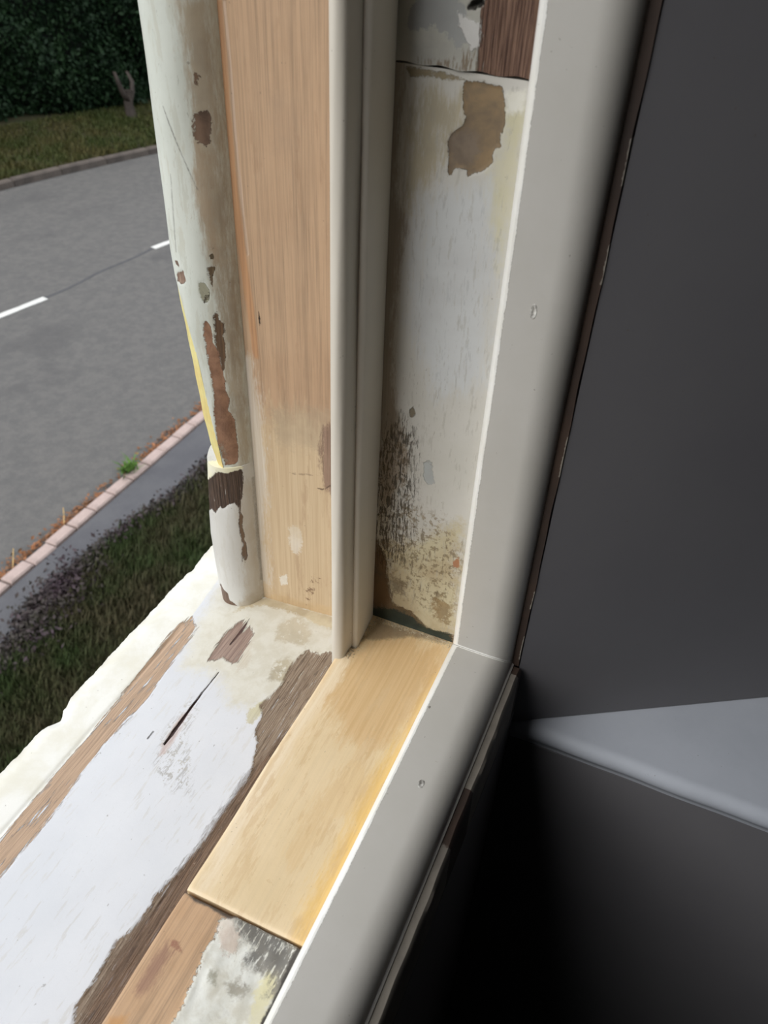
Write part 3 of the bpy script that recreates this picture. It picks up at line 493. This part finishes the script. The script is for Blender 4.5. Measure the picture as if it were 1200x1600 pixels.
# smooth resampled section
def section():
    t = np.arange(len(BP)); tt = np.linspace(0, len(BP)-1, 70)
    y = np.interp(tt, t, BP[:, 0])
    x = np.interp(tt, t, BP[:, 1])
    k = np.array([.25, .5, .25])
    for _ in range(3): x[1:-1] = np.convolve(x, k, 'valid'); y[1:-1] = np.convolve(y, k, 'valid')
    return y, x
SY, SX = section()
def lining(name, z0, z1, up, key, mat, step=1.4):
    rings = []; Ys = []; Zs = []
    for z in seg(z0, z1, step):
        k = 1. if up else klow(z); kx = 1-(1-k)*.1
        y = 88+(SY-88)*k; x = 51.5-(51.5-SX)*kx
        zz = z+0*y
        y = y+.25*np.sin(z/13.+SX/3.)*(SY > 92); x = x+.22*np.sin(z/17.+SY/5.)*(SY > 92)
        if up and z < 266:
            T = np.interp(z, KU[:, 0], KU[:, 1])
            x = np.maximum(x, 30+(y-T)/.78)
        ring = [(a, b, c) for a, b, c in zip(x, y, zz)]+[(82., y[-1], z), (82., 88., z)]
        rings.append(ring); Ys += list(y)+[y[-1], 88.]; Zs += [z]*(len(y)+2)
    at = {k_: sdf(p, np.array(Ys), np.array(Zs)) for k_, p in POLYS[key].items()}
    at['all'] = np.full(len(Ys), 10.)
    rings = np.array(rings); n, m, _ = rings.shape
    # relief: bare places sit deeper
    deep = np.zeros(n*m)
    for k_ in (('chip', 'long1', 'long2', 'hollow', 'c4', 'e2') if up else ('drip', 'foot')):
        deep += .8*sm(at[k_], -.3, .6)
    if not up: deep += .9*sm(at['ring'], -.3, .6)+.4*np.sin(np.array(Ys)*2.2+.6*np.sin(np.array(Zs)/5.))*(at['ring'] > 0)
    P = rings.reshape(-1, 3); P[:, 0] += deep*.8; P[:, 1] -= deep*.4
    return sweep(name, P.reshape(n, m, 3), mat, win, at, smooth=True, sharp=60)
lining('outer_lining', 112, ZT, True, 'bead_up', M['bead_up'])['label'] = 'upper round-edged lining with flaking pale paint and a long brown bare streak'
lining('outer_lining', -30, 114, False, 'bead_low', M['bead_low'])['label'] = 'lower white round-edged lining with a dark bare band at its top'

# fresh yellow splinter face where the lining has split
WT = np.array([(104, 97.5), (116, 103), (130, 106.4), (152, 110.), (177, 112.), (200, 113.9), (221, 115.8), (250, 118.6), (256, 119.2)])
def splinter():
    rings = []
    for z in seg(113, 254, 3):
        to = np.interp(z, WT[:, 0], WT[:, 1]); ti = np.interp(z, KU[:, 0], KU[:, 1])-.8
        to = max(to, ti+.3)
        yy = np.linspace(90, 130, 400); xx = np.interp(yy, BP[:, 0], BP[:, 1])
        ci = int(np.argmax(30+(yy-ti-.8)/.78 > xx)); xc, yc = xx[ci], yy[ci]
        j = .15*math.sin(z/4.)
        xb = xc+2.0; yb = to+(xb-30)*.78+j
        rings.append([(xc+.1, yc-.4, z), (xb, yb, z), (xb+6, yb+3.2, z), (xc+9, yc+2.0, z)])
    o = sweep('splinter', rings, M['yellow_wood'], win, smooth=True, sharp=30)
    o['label'] = 'long pale yellow split edge of the upper lining'
splinter()

# parting bead: round-nosed strip with a smaller round fillet beside it
def arc(cx, cy, r, a0, a1, n): return [(cx+r*math.cos(a), cy+r*math.sin(a)) for a in np.linspace(a0, a1, n)]
PI = math.pi
def vert(name, prof, z0, z1, mat, step=4, cutb=None, wv=.12, flip=False, attrs=None):
    rings = []
    for z in seg(z0, z1, step):
        rings.append([(x+wv*math.sin(z/29.+y), y+wv*math.sin(z/37.+x), (z if cutb is None or z > z0 else cutb(x, y))) for x, y in prof])
    rr = np.array(rings); at = None
    if attrs:
        at = {k: sdf(p, rr[..., 1].ravel(), rr[..., 2].ravel()) for k, p in attrs.items()}
    return sweep(name, rr, mat, win, at, flip=flip, sharp=55)
nose = [(53, 1.)]+arc(4.6, -3.4, 4.8, PI/2, PI*1.5, 15)+[(13, -8.4), (14.5, -9.5), (53, -8.0)]
o = vert('parting_bead', nose, -14, ZT, M['parting']); o['label'] = 'smooth cream-grey round-nosed parting bead'
fil = [(53, -8.2)]+arc(17.5, -10.2, 2.9, PI*.75, PI*1.45, 9)+[(26, -12.6), (50, -10.4), (53, -9)]
o = vert('fillet', fil, -1, ZT, M['parting']); o['label'] = 'thin rounded fillet along the parting bead'

# staff bead: the same moulding mitred round the corner
SB = [(-78, 0), (-78.2, 10.0), (-79.6, 12.2), (-81.4, 14), (-82.6, 14.1), (-84.2, 14.1), (-104, 14.2)]
SBC = [3, 3, 2.6, 1.2, .2, -1.6]+[-9.]*17  # profile weights for the brightness painted on the bevel
SB += [(-104-17.5*math.sin(a), 14.2-16.5*(1-math.cos(a))) for a in np.linspace(.12, 1.45, 12)]
SB += [(-123, -1.5), (-123, -2.5), (-78, -2.5)]
def staff_vertical():
    rings = []
    for i, z in enumerate([None, 1]+list(seg(46, ZT, 4))):
        if z is None: rings.append([(51.5-h, y, h+.2) for y, h in SB])
        elif z == 1: rings.append([(51.5-h, y, h+2.2) for y, h in SB])
        else: rings.append([(51.5-h+.12*math.sin(z/23.+y/9.), y+.3*math.sin(z/61.)*(h > 2), z) for y, h in SB])
    rr = np.array(rings); m = len(SB)
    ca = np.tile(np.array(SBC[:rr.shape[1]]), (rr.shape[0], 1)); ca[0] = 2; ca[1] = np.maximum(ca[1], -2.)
    dk = np.full(rr.shape[:2], -40.)
    y = rr[..., 1].ravel(); zz = rr[..., 2].ravel()
    o = sweep('staff_bead', rr, M['trim'], win, {'bevel_light_and_caulk': ca.ravel(), 'dark': dk.ravel()}, sharp=40)
    o['label'] = 'upright grey-white staff bead with a bright bevelled edge'
def staff_bottom():
    rings = []
    for i, x in enumerate([None, 1]+[-v for v in seg(-30, 1018, 5)]):
        if x is None: rings.append([(51.5-h-.2, y, h) for y, h in SB])
        elif x == 1: rings.append([(51.5-h-1.6, y, h) for y, h in SB])
        else: rings.append([(x, y+.3*math.sin(x/61.)*(h > 2), h+.12*math.sin(x/23.+y/9.)) for y, h in SB])
    rr = np.array(rings)
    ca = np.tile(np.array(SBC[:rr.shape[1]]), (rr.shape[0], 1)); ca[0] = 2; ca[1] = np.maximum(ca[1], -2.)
    o = sweep('staff_bead', rr, M['trim'], win, {'bevel_light_and_caulk': ca.ravel(), 'dark': np.full(ca.size, -40.)}, sharp=40, flip=True)
    o['label'] = 'level grey-white staff bead running along the sill'
staff_vertical(); staff_bottom()
# plugged nail dimples in the staff beads
def dimple(x, y, z, axis, rx, rz, m=M['trim']):
    V = []; F = []; nr, na = 4, 14
    for i in range(nr):
        r = (i+1)/nr
        hgt = {1: .05, 2: .25, 3: .42, 4: -.1}[i+1]
        for j in range(na):
            a = 2*PI*j/na; p, q = rx*r*math.cos(a), rz*r*math.sin(a)
            V.append((x-hgt, y+p, z+q) if axis == 'x' else (x+p, y+q, z+hgt))
    V.append((x-.0, y, z) if axis == 'x' else (x, y, z+.0)); c = len(V)-1
    for j in range(na):
        F.append((c, j, (j+1) % na))
        for i in range(nr-1): F.append((i*na+j, (i+1)*na+j, (i+1)*na+(j+1) % na, i*na+(j+1) % na))
    if axis == 'x': F = [f[::-1] for f in F]
    return mesh('filled_nail_hole', np.array(V)/1000, F, m, win, smooth=True)
dimple(37.4, -97.9, 275.8, 'x', 2.0, 4.6)
dimple(-78, -100.2, 14.1, 'z', 3.4, 2.2)
dimple(-22, -84, 14.0, 'z', 1.2, .8)

# edge of the inner lining showing beyond the staff beads (old bare wood with paint remnants)
def edge_boards():
    ys = [-134., -122.2]
    rings = []
    for x in seg(-1018, 51, 3):
        r = .5*math.sin(x/17.)+.3*math.sin(x/5.)
        rings.append([(x, -122.4, -2.6), (x, -127.6+r*.5, -2.6+r*.3), (x, -129.4+r*.4, -4.8), (x, -129.8, -52), (x, -122.4, -52)])
    rr = np.array(rings)
    x = rr[..., 0].ravel()
    w = np.where((x > -58)&(x < 44), 8, -8.)
    w = np.maximum(w, np.where((x < -108), 8, -8.))
    w = np.maximum(w, -np.abs(x+104)/2+2)
    o = sweep('sill_lining_edge', rr, M['edge_wood'], win, {'white': w}, sharp=40, flip=True)
    o['label'] = 'narrow bare and flaked edge of the lining below the level staff bead'
    rings = []
    for z in seg(-2, ZT, 4):
        r = .5*math.sin(z/17.)+.3*math.sin(z/7.)
        rings.append([(51.8, -121.4, z), (51.8-r*.2, -126.4+r*.5, z), (56, -127.0, z), (66, -127., z), (66, -121.4, z)])
    rr = np.array(rings); z = rr[..., 2].ravel(); y = rr[..., 1].ravel()
    w = np.where((y < -126) & (np.sin(z/23.)+np.sin(z/9.) > .6), 1., -8)
    o = sweep('upright_lining_edge', rr, M['edge_wood'], win, {'white': w}, sharp=40, flip=True)
    o['label'] = 'dark brown bare edge of the lining beside the upright staff bead'
edge_boards()

# crumbs of filler and sawdust in the corner
def crumbs():
    V = []; F = []
    def add(x, y, z, s):
        b = len(V); a = R.uniform(0, 6.28, 4)
        for k in range(4): V.append((x+s*math.cos(a[0]+k*1.6)*R.uniform(.5, 1), y+s*math.sin(a[0]+k*1.6)*R.uniform(.5, 1), z+R.uniform(-.2, .3)*s))
        V.append((x, y, z+s*R.uniform(.5, .9)))
        F.extend([(b, b+1, b+4), (b+1, b+2, b+4), (b+2, b+3, b+4), (b+3, b, b+4), (b+3, b+2, b+1, b)])
    for _ in range(420):
        t = R.uniform(0, 1); add(50-abs(R.normal(0, 2.2)), -14-62*t, .1, R.uniform(.25, .9))
    for _ in range(260):
        t = R.uniform(0, 1); add(4+t*42+R.normal(0, 1.5), -10.5-3*t+R.normal(0, 1.6), .1, R.uniform(.25, .9))
    for _ in range(160): add(R.uniform(-180, 45), R.uniform(-76, -5), .0, R.uniform(.12, .4))
    mesh('filler_crumbs', np.array(V)/1000, F, M['crumb'], win)['kind'] = 'stuff'
crumbs()

# far side and head of the opening (out of the picture)
xm = W0+W1
def mirror_jamb():
    pr = [(-.0515, .09), (-.035, .1), (-.033, .112), (-.045, .131), (-.08, .136), (-.08, -.127), (-.0515, -.127), (-.0515, -.122), (-.0375, -.105), (-.0375, -.081), (-.0515, -.078), (-.0515, -.01), (-.014, -.01), (0, -.0034), (-.014, .001), (-.0515, .001)]
    prism('far_jamb', [(xm-(-x) if False else xm+x*1.0+0.0, y) for x, y in [(-a if False else a, b) for a, b in pr]], -0.02, 1.3, M['trim'], win)
prism('far_jamb', [(W0-.03, .135), (W0+.02, .112), (W0, .09), (W0, .001), (W0+.05, -.003), (W0, -.01), (W0, -.078), (W0+.014, -.081), (W0+.014, -.105), (W0, -.122), (W0-.03, -.127)], -0.02, 1.3, M['trim'], win)
box('window_head', (W0-.02, -.127, 1.25), (W1+.02, .135, 1.3), M['trim'], win)

# ---------------------------------------------------------------- the street
def ground_mat(name, c1, c2, s1, s2, rough=.9, c3=None, th=.6, s3=1.):
    t = NT(name)
    col = t.mix(t.step(t.noise(s1, ST['i'], 6, .7), .35, .65), lin(c1), lin(c2))
    if c3: col = t.mix(t.math('MULTIPLY', t.step(t.noise(s3, ST['i'], 5, .6, 0, 4.), th-.06, th+.06), .6), col, lin(c3))
    nz = t.noise(s2, ST['i'], 3, .7, 0, 2.)
    col = t.mix(t.math('MULTIPLY', t.step(nz, .55, .8), .35), col, lin(tuple(min(255, 1.5*c) for c in c1)))
    return t.done(col, nz, .004, rough, .25)
M['road'] = ground_mat('worn_asphalt', (98, 96, 94), (88, 87, 86), 9, 70, c3=(79, 78, 78), s3=.7)
M['path'] = ground_mat('footpath_tarmac', (82, 82, 86), (90, 90, 93), 2, 60)
M['soil'] = ground_mat('lawn_soil', (52, 54, 34), (66, 60, 42), 4, 40)
M['paint'] = ground_mat('road_paint', (208, 208, 204), (194, 194, 190), 12, 60)
M['kerb_pink'] = ground_mat('pinkish_concrete', (172, 154, 148), (152, 136, 130), 5, 60)
M['kerb_grey'] = ground_mat('old_grey_kerb', (96, 88, 82), (76, 70, 66), 4, 50)
def leafmat(name, c1, c2, rough=.6, s=3.):
    t = NT(name)
    col = t.mix(t.step(t.noise(s, ST['i'], 5, .7), .35, .65), lin(c1), lin(c2))
    oi = t.noise(40, ST['i'], 2, .5, 0, 3.)
    col = t.mix(t.math('MULTIPLY', t.step(oi, .45, .65), .5), col, lin(tuple(.6*c for c in c1)))
    return t.done(col, None, 0, rough, .2)
M['hedge'] = leafmat('hedge_leaves', (34, 56, 30), (26, 44, 28))
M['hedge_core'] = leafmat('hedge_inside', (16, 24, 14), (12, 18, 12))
M['grass_near'] = leafmat('rough_grass', (58, 74, 40), (82, 76, 56), s=1.4)
M['grass_far'] = leafmat('verge_grass', (60, 72, 32), (84, 78, 44), s=1.)
M['heather'] = leafmat('dusky_plants', (72, 58, 66), (60, 58, 50), s=3)
M['litter'] = leafmat('dead_leaves', (150, 100, 66), (108, 80, 58), s=9)
M['straw'] = leafmat('straw', (190, 160, 110), (170, 140, 90), s=9)
M['bark'] = leafmat('trunk_bark', (74, 66, 60), (58, 52, 48))

def k(v): return v*4.5/4.2
CX, CY = CAM.x, CAM.y
def wp(x, y): return (CX+k(x), CY+k(y))                      # survey points of the street, metres from the window
# far kerb follows a gentle curve
FK = np.array([wp(-14, 16.5), wp(2, 12.2), wp(6.5, 10.98), wp(9.33, 10.38), wp(10.71, 10.02), wp(12.2, 9.55), wp(15, 8.45), wp(20, 6.2), wp(30, .5)])
def fky(x): return np.interp(x, FK[:, 0], FK[:, 1])
NKY = CY+k(4.1); NKB = CY+k(3.98)
tag(prism('road', [(-8, NKY-.02), (32, NKY-.02), (32, 22), (-8, 22)], G-.3, G, M['road']), kind='structure', label='grey asphalt road with faint wear below the window')
tag(prism('ground', [(-60, -60), (60, -60), (60, 80), (-60, 80)], G-.8, G-.31, M['soil']), kind='structure')
# footpath with a ragged inner edge
tag(prism('footpath', [(-8, CY+k(3.2)), (32, CY+k(3.2)), (32, NKB), (-8, NKB)], G-.3, G+.03, M['path']), kind='structure', label='narrow dark tarmac footpath between pink kerb and rough grass')
def lawn():
    xs = np.linspace(-7, 22, 240)
    edge = CY+k(1)*np.interp(xs, [wp(0, 0)[0], wp(2.28, 0)[0], wp(2.93, 0)[0], wp(3.43, 0)[0], wp(4.25, 0)[0], wp(7, 0)[0]], [3.45, 3.5, 3.58, 3.66, 3.52, 3.5])+wob(xs*1000, 11, .02, 700)
    n = len(xs)
    V = [(x, .13, G+.06) for x in xs]+[(x, e, G+.045) for x, e in zip(xs, edge)]+[(x, .13, G-.3) for x in xs]+[(x, e, G-.3) for x, e in zip(xs, edge)]
    F = []
    for i in range(n-1):
        F += [(i, i+1, n+i+1, n+i), (2*n+i, 3*n+i, 3*n+i+1, 2*n+i+1), (n+i, n+i+1, 3*n+i+1, 3*n+i), (i, 2*n+i, 2*n+i+1, i+1)]
    F += [(0, n, 3*n, 2*n), (n-1, 3*n-1, 4*n-1, 2*n-1)]
    tag(mesh('lawn', V, F, M['soil']), kind='structure')
    return xs, edge
LX, LE = lawn()

def bevel_box(L, W, H, b=.012):
    """kerb stone: length x, width y, height z, top edges eased"""
    x, y = L/2, W/2
    V = [(-x, -y, 0), (x, -y, 0), (x, y, 0), (-x, y, 0), (-x, -y, H-b), (x, -y, H-b), (x, y, H-b), (-x, y, H-b),
         (-x+b, -y+b, H), (x-b, -y+b, H), (x-b, y-b, H), (-x+b, y-b, H)]
    F = [(3, 2, 1, 0), (0, 1, 5, 4), (1, 2, 6, 5), (2, 3, 7, 6), (3, 0, 4, 7), (4, 5, 9, 8), (5, 6, 10, 9), (6, 7, 11, 10), (7, 4, 8, 11), (8, 9, 10, 11)]
    return V, F
kerb = empty('kerb', (2, NKY, G), kind='structure', label='row of small pinkish edging blocks between road and footpath')
V, F = bevel_box(.236, .115, .30)
kb0 = None; x = -2.2; i = 0
while x < 13.5:
    if kb0 is None: o = kb0 = mesh('brick', V, F, M['kerb_pink'], kerb)
    else: o = kb0.copy(); o.parent = kerb; COL.objects.link(o)
    o.location = (x-2, -.06+R.normal(0, .004), -.245+R.normal(0, .004)); o.rotation_euler = (R.normal(0, .01), R.normal(0, .008), R.normal(0, .015))
    x += .25; i += 1
kerb2 = empty('kerb', (12, float(fky(12.)), G), kind='structure', label='long grey kerb stones on the far side of the road')
V, F = bevel_box(.90, .15, .42, .02)
x = 2.; kb0 = None
while x < 22:
    y0, y1 = float(fky(x)), float(fky(x+.9)); a = math.atan2(y1-y0, .9)
    if kb0 is None: o = kb0 = mesh('kerb_stone', V, F, M['kerb_grey'], kerb2)
    else: o = kb0.copy(); o.parent = kerb2; COL.objects.link(o)
    o.location = (x+.45*math.cos(a)-12, y0+.45*math.sin(a)+.08-float(fky(12.)), -.30+R.normal(0, .004)); o.rotation_euler = (0, 0, a)
    x += .915*math.cos(a)
# far verge and its bank
def verge():
    xs = np.linspace(-7, 24, 120); n = len(xs); V = []; cols = [0.12, .6, 2.2, 6.0, 9.]
    zs = [.09, .12, .22, .3, .3]
    for d, z in zip(cols, zs):
        for x in xs: V.append((x, float(fky(x))+d, G+z+.02*math.sin(x*3.+d)))
    m = len(cols)
    for x in xs: V.append((x, float(fky(x))+.12, G-.3))
    for x in xs: V.append((x, float(fky(x))+9., G-.3))
    F = []
    for j in range(m-1):
        for i in range(n-1): a = j*n+i; F.append((a, a+1, a+n+1, a+n))
    for i in range(n-1):
        F.append((m*n+i, m*n+i+1, i+1, i)); a = (m-1)*n+i; F.append((a, a+1, (m+1)*n+i+1, (m+1)*n+i))
        F.append((m*n+i, (m+1)*n+i, (m+1)*n+i+1, m*n+i+1))
    tag(mesh('verge', V, F, M['soil'], smooth=True), kind='structure', label='grassy bank between far kerb and hedge')
verge()

# centre line dashes
def dash(x0, y0, x1, y1, label):
    dx, dy = x1-x0, y1-y0; L = math.hypot(dx, dy); nx, ny = -dy/L*.05, dx/L*.05
    c = ((x0+x1)/2, (y0+y1)/2)
    nseg = 12; V = []; 
    for z in (0, .004):
        for i in range(nseg+1):
            t = i/nseg; w = 1+.08*math.sin(i*2.3)
            for s in (-1, 1): V.append((x0+dx*t+nx*s*w-c[0], y0+dy*t+ny*s*w-c[1], z))
    F = []; o_ = 2*(nseg+1)
    for i in range(nseg):
        a = 2*i; F += [(o_+a, o_+a+2, o_+a+3, o_+a+1), (a, a+1, a+3, a+2), (a, a+2, o_+a+2, o_+a), (a+1, o_+a+1, o_+a+3, a+3)]
    F += [(0, o_, o_+1, 1), (2*nseg, 2*nseg+1, o_+2*nseg+1, o_+2*nseg)]
    o = mesh('road_marking', V, F, M['paint']); o.location = (c[0], c[1], G)
    tag(o, label=label, category='road marking', group='white centre line dashes')
a0, a1 = wp(6.72, 7.14), wp(4.7, 7.52)
dash(*a1, *a0, 'white painted dash of the centre line cut by the left edge of the view')
b0, b1 = wp(8.6, 6.98), wp(10.5, 6.62)
dash(*b0, *b1, 'white painted dash running in behind the round edge of the window lining')
# seam in the asphalt
def seam():
    xs = np.linspace(a1[0]-1, b1[0]+2, 40); V = []
    for z in (0, .002):
        for x in xs:
            y = np.interp(x, [a1[0], a0[0], b0[0], b1[0]], [a1[1], a0[1], b0[1], b1[1]])+.02*math.sin(x*5)
            V += [(x, y-.022, G+z), (x, y+.022, G+z)]
    n = len(xs); F = []
    for i in range(n-1):
        a = 2*i; o_ = 2*n; F += [(o_+a, o_+a+2, o_+a+3, o_+a+1), (a, a+1, a+3, a+2), (a, a+2, o_+a+2, o_+a), (a+1, o_+a+1, o_+a+3, a+3)]
    M['tar'] = ground_mat('tar_seam', (74, 74, 77), (80, 80, 82), 6, 60)
    tag(mesh('trim_2', V, F, M['tar']), kind='structure', label='dark tar seam along the middle of the road')
seam()

# ---- plants
def blades(name, P, hgt, wid, mat, lean=.4, seed=1, **tags):
    """grass: one bent two-triangle blade per point"""
    r = np.random.default_rng(seed); n = len(P); P = np.asarray(P)
    a = r.uniform(0, 2*PI, n); h = hgt*r.uniform(.45, 1.2, n); w = wid*r.uniform(.6, 1.3, n); l = h*lean*r.uniform(.2, 1.6, n)
    d = np.stack([np.cos(a), np.sin(a), 0*a], -1); s = np.stack([-np.sin(a), np.cos(a), 0*a], -1); up = np.array([0, 0, 1.])
    v0 = P-s*w[:, None]; v1 = P+s*w[:, None]
    mid = P+up*(h*.6)[:, None]+d*(l*.4)[:, None]
    v2 = mid+s*(w*.7)[:, None]; v3 = mid-s*(w*.7)[:, None]; v4 = P+up*h[:, None]+d*l[:, None]
    V = np.stack([v0, v1, v2, v3, v4], 1).reshape(-1, 3)
    me = bpy.data.meshes.new(name); b = np.arange(n)*5
    q = np.stack([b, b+1, b+2, b+3], -1); t = np.stack([b+3, b+2, b+4], -1)
    me.vertices.add(len(V)); me.vertices.foreach_set('co', V.ravel())
    li = np.concatenate([q.ravel(), t.ravel()]); me.loops.add(len(li)); me.loops.foreach_set('vertex_index', li.astype(np.int32))
    me.polygons.add(2*n); ls = np.concatenate([np.arange(n)*4, 4*n+np.arange(n)*3]); me.polygons.foreach_set('loop_start', ls.astype(np.int32))
    me.update(calc_edges=True); me.materials.append(mat)
    o = bpy.data.objects.new(name, me); COL.objects.link(o); return tag(o, **tags)

def leaves(name, P, N, size, mat, parent=None, seed=2, jit=.8):
    r = np.random.default_rng(seed); n = len(P)
    N = N+r.normal(0, jit, N.shape); N /= np.linalg.norm(N, axis=1)[:, None]
    T = np.cross(N, r.normal(0, 1, N.shape)); T /= np.linalg.norm(T, axis=1)[:, None]; B = np.cross(N, T)
    s = (size*r.uniform(.6, 1.3, n))[:, None]
    V = np.stack([P-T*s, P+B*s*.55+N*s*.12, P+T*s, P-B*s*.55+N*s*.12], 1).reshape(-1, 3)
    me = bpy.data.meshes.new(name); b = np.arange(n)*4
    q = np.concatenate([np.stack([b, b+1, b+2], -1), np.stack([b, b+2, b+3], -1)])
    me.vertices.add(len(V)); me.vertices.foreach_set('co', V.ravel()); me.loops.add(q.size); me.loops.foreach_set('vertex_index', q.ravel().astype(np.int32))
    me.polygons.add(len(q)); me.polygons.foreach_set('loop_start', (np.arange(len(q))*3).astype(np.int32)); me.update(calc_edges=True)
    me.materials.append(mat); o = bpy.data.objects.new(name, me); COL.objects.link(o)
    if parent is not None: o.parent = parent
    return o

n = 90000
xs = R.uniform(.2, 9, n); e = np.interp(xs, LX, LE)
ys = e-np.abs(R.normal(0, .75, n))-R.uniform(-.05, .1, n); kk = ys > .15; xs, ys = xs[kk], ys[kk]
dens = .5+.5*np.sin(xs*2.1+np.sin(ys*3))*np.sin(ys*2.7+1)
kk = R.uniform(0, 1, len(xs)) < .45+.6*dens; xs, ys = xs[kk], ys[kk]
blades('grass', np.stack([xs, ys, np.full(len(xs), G+.04)], -1), .11, .0045, M['grass_near'], seed=3,
       kind='stuff', label='rough green grass on the bank just below the window', category='grass')
n = 52000
xs = R.uniform(3, 18, n); ys = fky(xs)+.15+np.abs(R.uniform(0, 2.5, n))
blades('grass', np.stack([xs, ys, G+.09+.05*(ys-fky(xs))], -1), .10, .009, M['grass_far'], seed=4,
       kind='stuff', label='yellow-green grass on the verge beneath the far hedge', category='grass')
# dusky low plants where the grass meets the footpath
n = 5200
cx = np.concatenate([R.normal(wp(2.75, 0)[0], .28, n), R.uniform(1.2, 6.2, n)])
cy = np.interp(cx, LX, LE)+np.concatenate([R.normal(-.02, .10, n), R.normal(.0, .05, n)])
P = np.stack([cx, cy, G+.03+np.abs(R.normal(0, .05, 2*n))], -1)
o = leaves('low_plants', P, np.tile([0, 0, 1.], (2*n, 1)), .022, M['heather'], None, 6, 1.0)
tag(o, kind='stuff', label='dusky purple-brown low plants along the grassy edge of the footpath', category='plants')
# dead leaves in the gutter
n = 2600
cx = R.uniform(-1.5, 9, n); dn = .5+.5*np.sin(cx*4.1)*np.sin(cx*1.7+1)
kk = R.uniform(0, 1, n) < .35+.75*dn; cx = cx[kk]
cy = NKY+.02+np.abs(R.normal(0, .05, len(cx)))
P = np.stack([cx, cy, np.full(len(cx), G+.012)+R.uniform(0, .02, len(cx))], -1)
o = leaves('dead_leaves', P, np.tile([0, 0, 1.], (len(cx), 1)), .022, M['litter'], None, 8, .35)
tag(o, kind='stuff', label='orange-brown dead leaves heaped in the gutter along the pink kerb', category='leaves')
for x_, lab in ((wp(3.5, 0)[0], 'pale straw stalk leaning on the kerb beside the green weed'), (wp(2.95, 0)[0], 'pale straw stalk lying at the kerb nearest the left edge of the view')):
    pts = [(0, 0, .01), (.05, .03, .04), (.12, .09, .05), (.2, .17, .03)]
    rings = [[(p[0]*1000+4*math.cos(a), p[1]*1000+4*math.sin(a), p[2]*1000) for a in np.linspace(0, 2*PI, 6)[:-1]] for p in pts]
    o = sweep('straw_stalk', rings, M['straw'], None); o.location = (x_, NKY+.01, G); tag(o, label=lab, category='straw')
wx = wp(4.3, 0)[0]
P = np.stack([wx+R.normal(0, .05, 90), NKY-.01+R.normal(0, .025, 90), np.full(90, G+.06)], -1)
blades('weed', P, .10, .009, leafmat('weed_green', (86, 120, 52), (96, 130, 60)), lean=.9, seed=5, label='green weed growing on the pinkish kerb blocks', category='weed')

# hedge
hp = np.array([wp(-4, 16.2), wp(6, 14.4), wp(11.74, 12.63), wp(12.81, 11.95), wp(13.9, 11.35), wp(16, 10.4), wp(21, 8)])
def hy(x): return np.interp(x, hp[:, 0], hp[:, 1])
hedge = empty('hedge', (14, float(hy(14.)), G), label='tall dark green hedge across the road', category='hedge')
hedge_loc = np.array([14, float(hy(14.)), G])
def hsurf(x, z):
    return hy(x)+.22*np.sin(x*1.9+z*1.3)*np.sin(z*2.1+x*.7)+.12*np.sin(x*5+z*3)-.10*z*0+.15*(z > .6)*0+.35*np.exp(-z/.25)
def hedge_build():
    xs = np.linspace(2, 24, 90); zs = np.linspace(.1, 4.2, 26); V = []
    for x in xs:
        for z in zs: V.append((x, float(hsurf(x, z))+.12, z))
    n, m = len(xs), len(zs)
    F = [tuple(f) for f in grid_faces(n, m)[:, ::-1]]
    nb = len(V)
    for x in xs:
        for z in (zs[0], zs[-1]): V.append((x, float(hy(x))+1.5, z))
    for i in range(n-1):
        F += [(i*m+m-1, (i+1)*m+m-1, nb+2*(i+1)+1, nb+2*i+1)[::-1], (i*m, (i+1)*m, nb+2*(i+1), nb+2*i), (nb+2*i, nb+2*i+1, nb+2*i+3, nb+2*i+2)[::-1]]
    V = np.array(V); V[:, 2] += .15; V[:, :2] -= hedge_loc[:2]
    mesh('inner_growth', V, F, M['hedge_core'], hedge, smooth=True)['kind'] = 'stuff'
    n = 90000
    x = R.uniform(5, 22, n); z = R.uniform(.1, 4.25, n); y = hsurf(x, z)+R.normal(0, .09, n)
    P = np.stack([x-hedge_loc[0], y-hedge_loc[1], z+.15], -1)
    leaves('foliage', P, np.tile([.25, -.8, .45], (n, 1)), .055, M['hedge'], hedge, 9, .6)['kind'] = 'stuff'
    for j, x in enumerate(np.arange(8, 21, 1.3)):
        rings = [[(x-14+.03*math.cos(a)+.05*t, hy(x)+.5-hedge_loc[1]+.03*math.sin(a), t) for a in np.linspace(0, 2*PI, 7)[:-1]] for t in (0., .4, .9)]
        sweep('stem', np.array(rings)*1000, M['bark'], hedge)
hedge_build()
# forked stump of a tree at the end of the verge
tx, ty = wp(13.35, 10.9)
tree = empty('tree_trunk', (tx, ty, G+.1), label='pale forked trunk standing where the verge meets the hedge', category='tree')
def limb(name, pts, rr, par):
    rings = []
    for (x, y, z), r in zip(pts, rr): rings.append([((x+r*math.cos(a)*(1+.15*math.sin(3*a)))*1000, (y+r*math.sin(a))*1000, z*1000) for a in np.linspace(0, 2*PI, 11)[:-1]])
    return sweep(name, rings, M['bark'], par, sharp=80)
limb('trunk', [(0, 0, -.1), (.02, 0, .1), (0, .02, .35), (.02, 0, .6)], [.16, .11, .09, .08], tree)
limb('branch', [(0, 0, .4), (-.10, .03, .55), (-.17, .05, .75), (-.2, .1, .95)], [.07, .055, .045, .03], tree)
limb('branch', [(.01, 0, .4), (.1, -.03, .55), (.14, -.03, .75), (.18, .1, .9)], [.07, .05, .04, .03], tree)
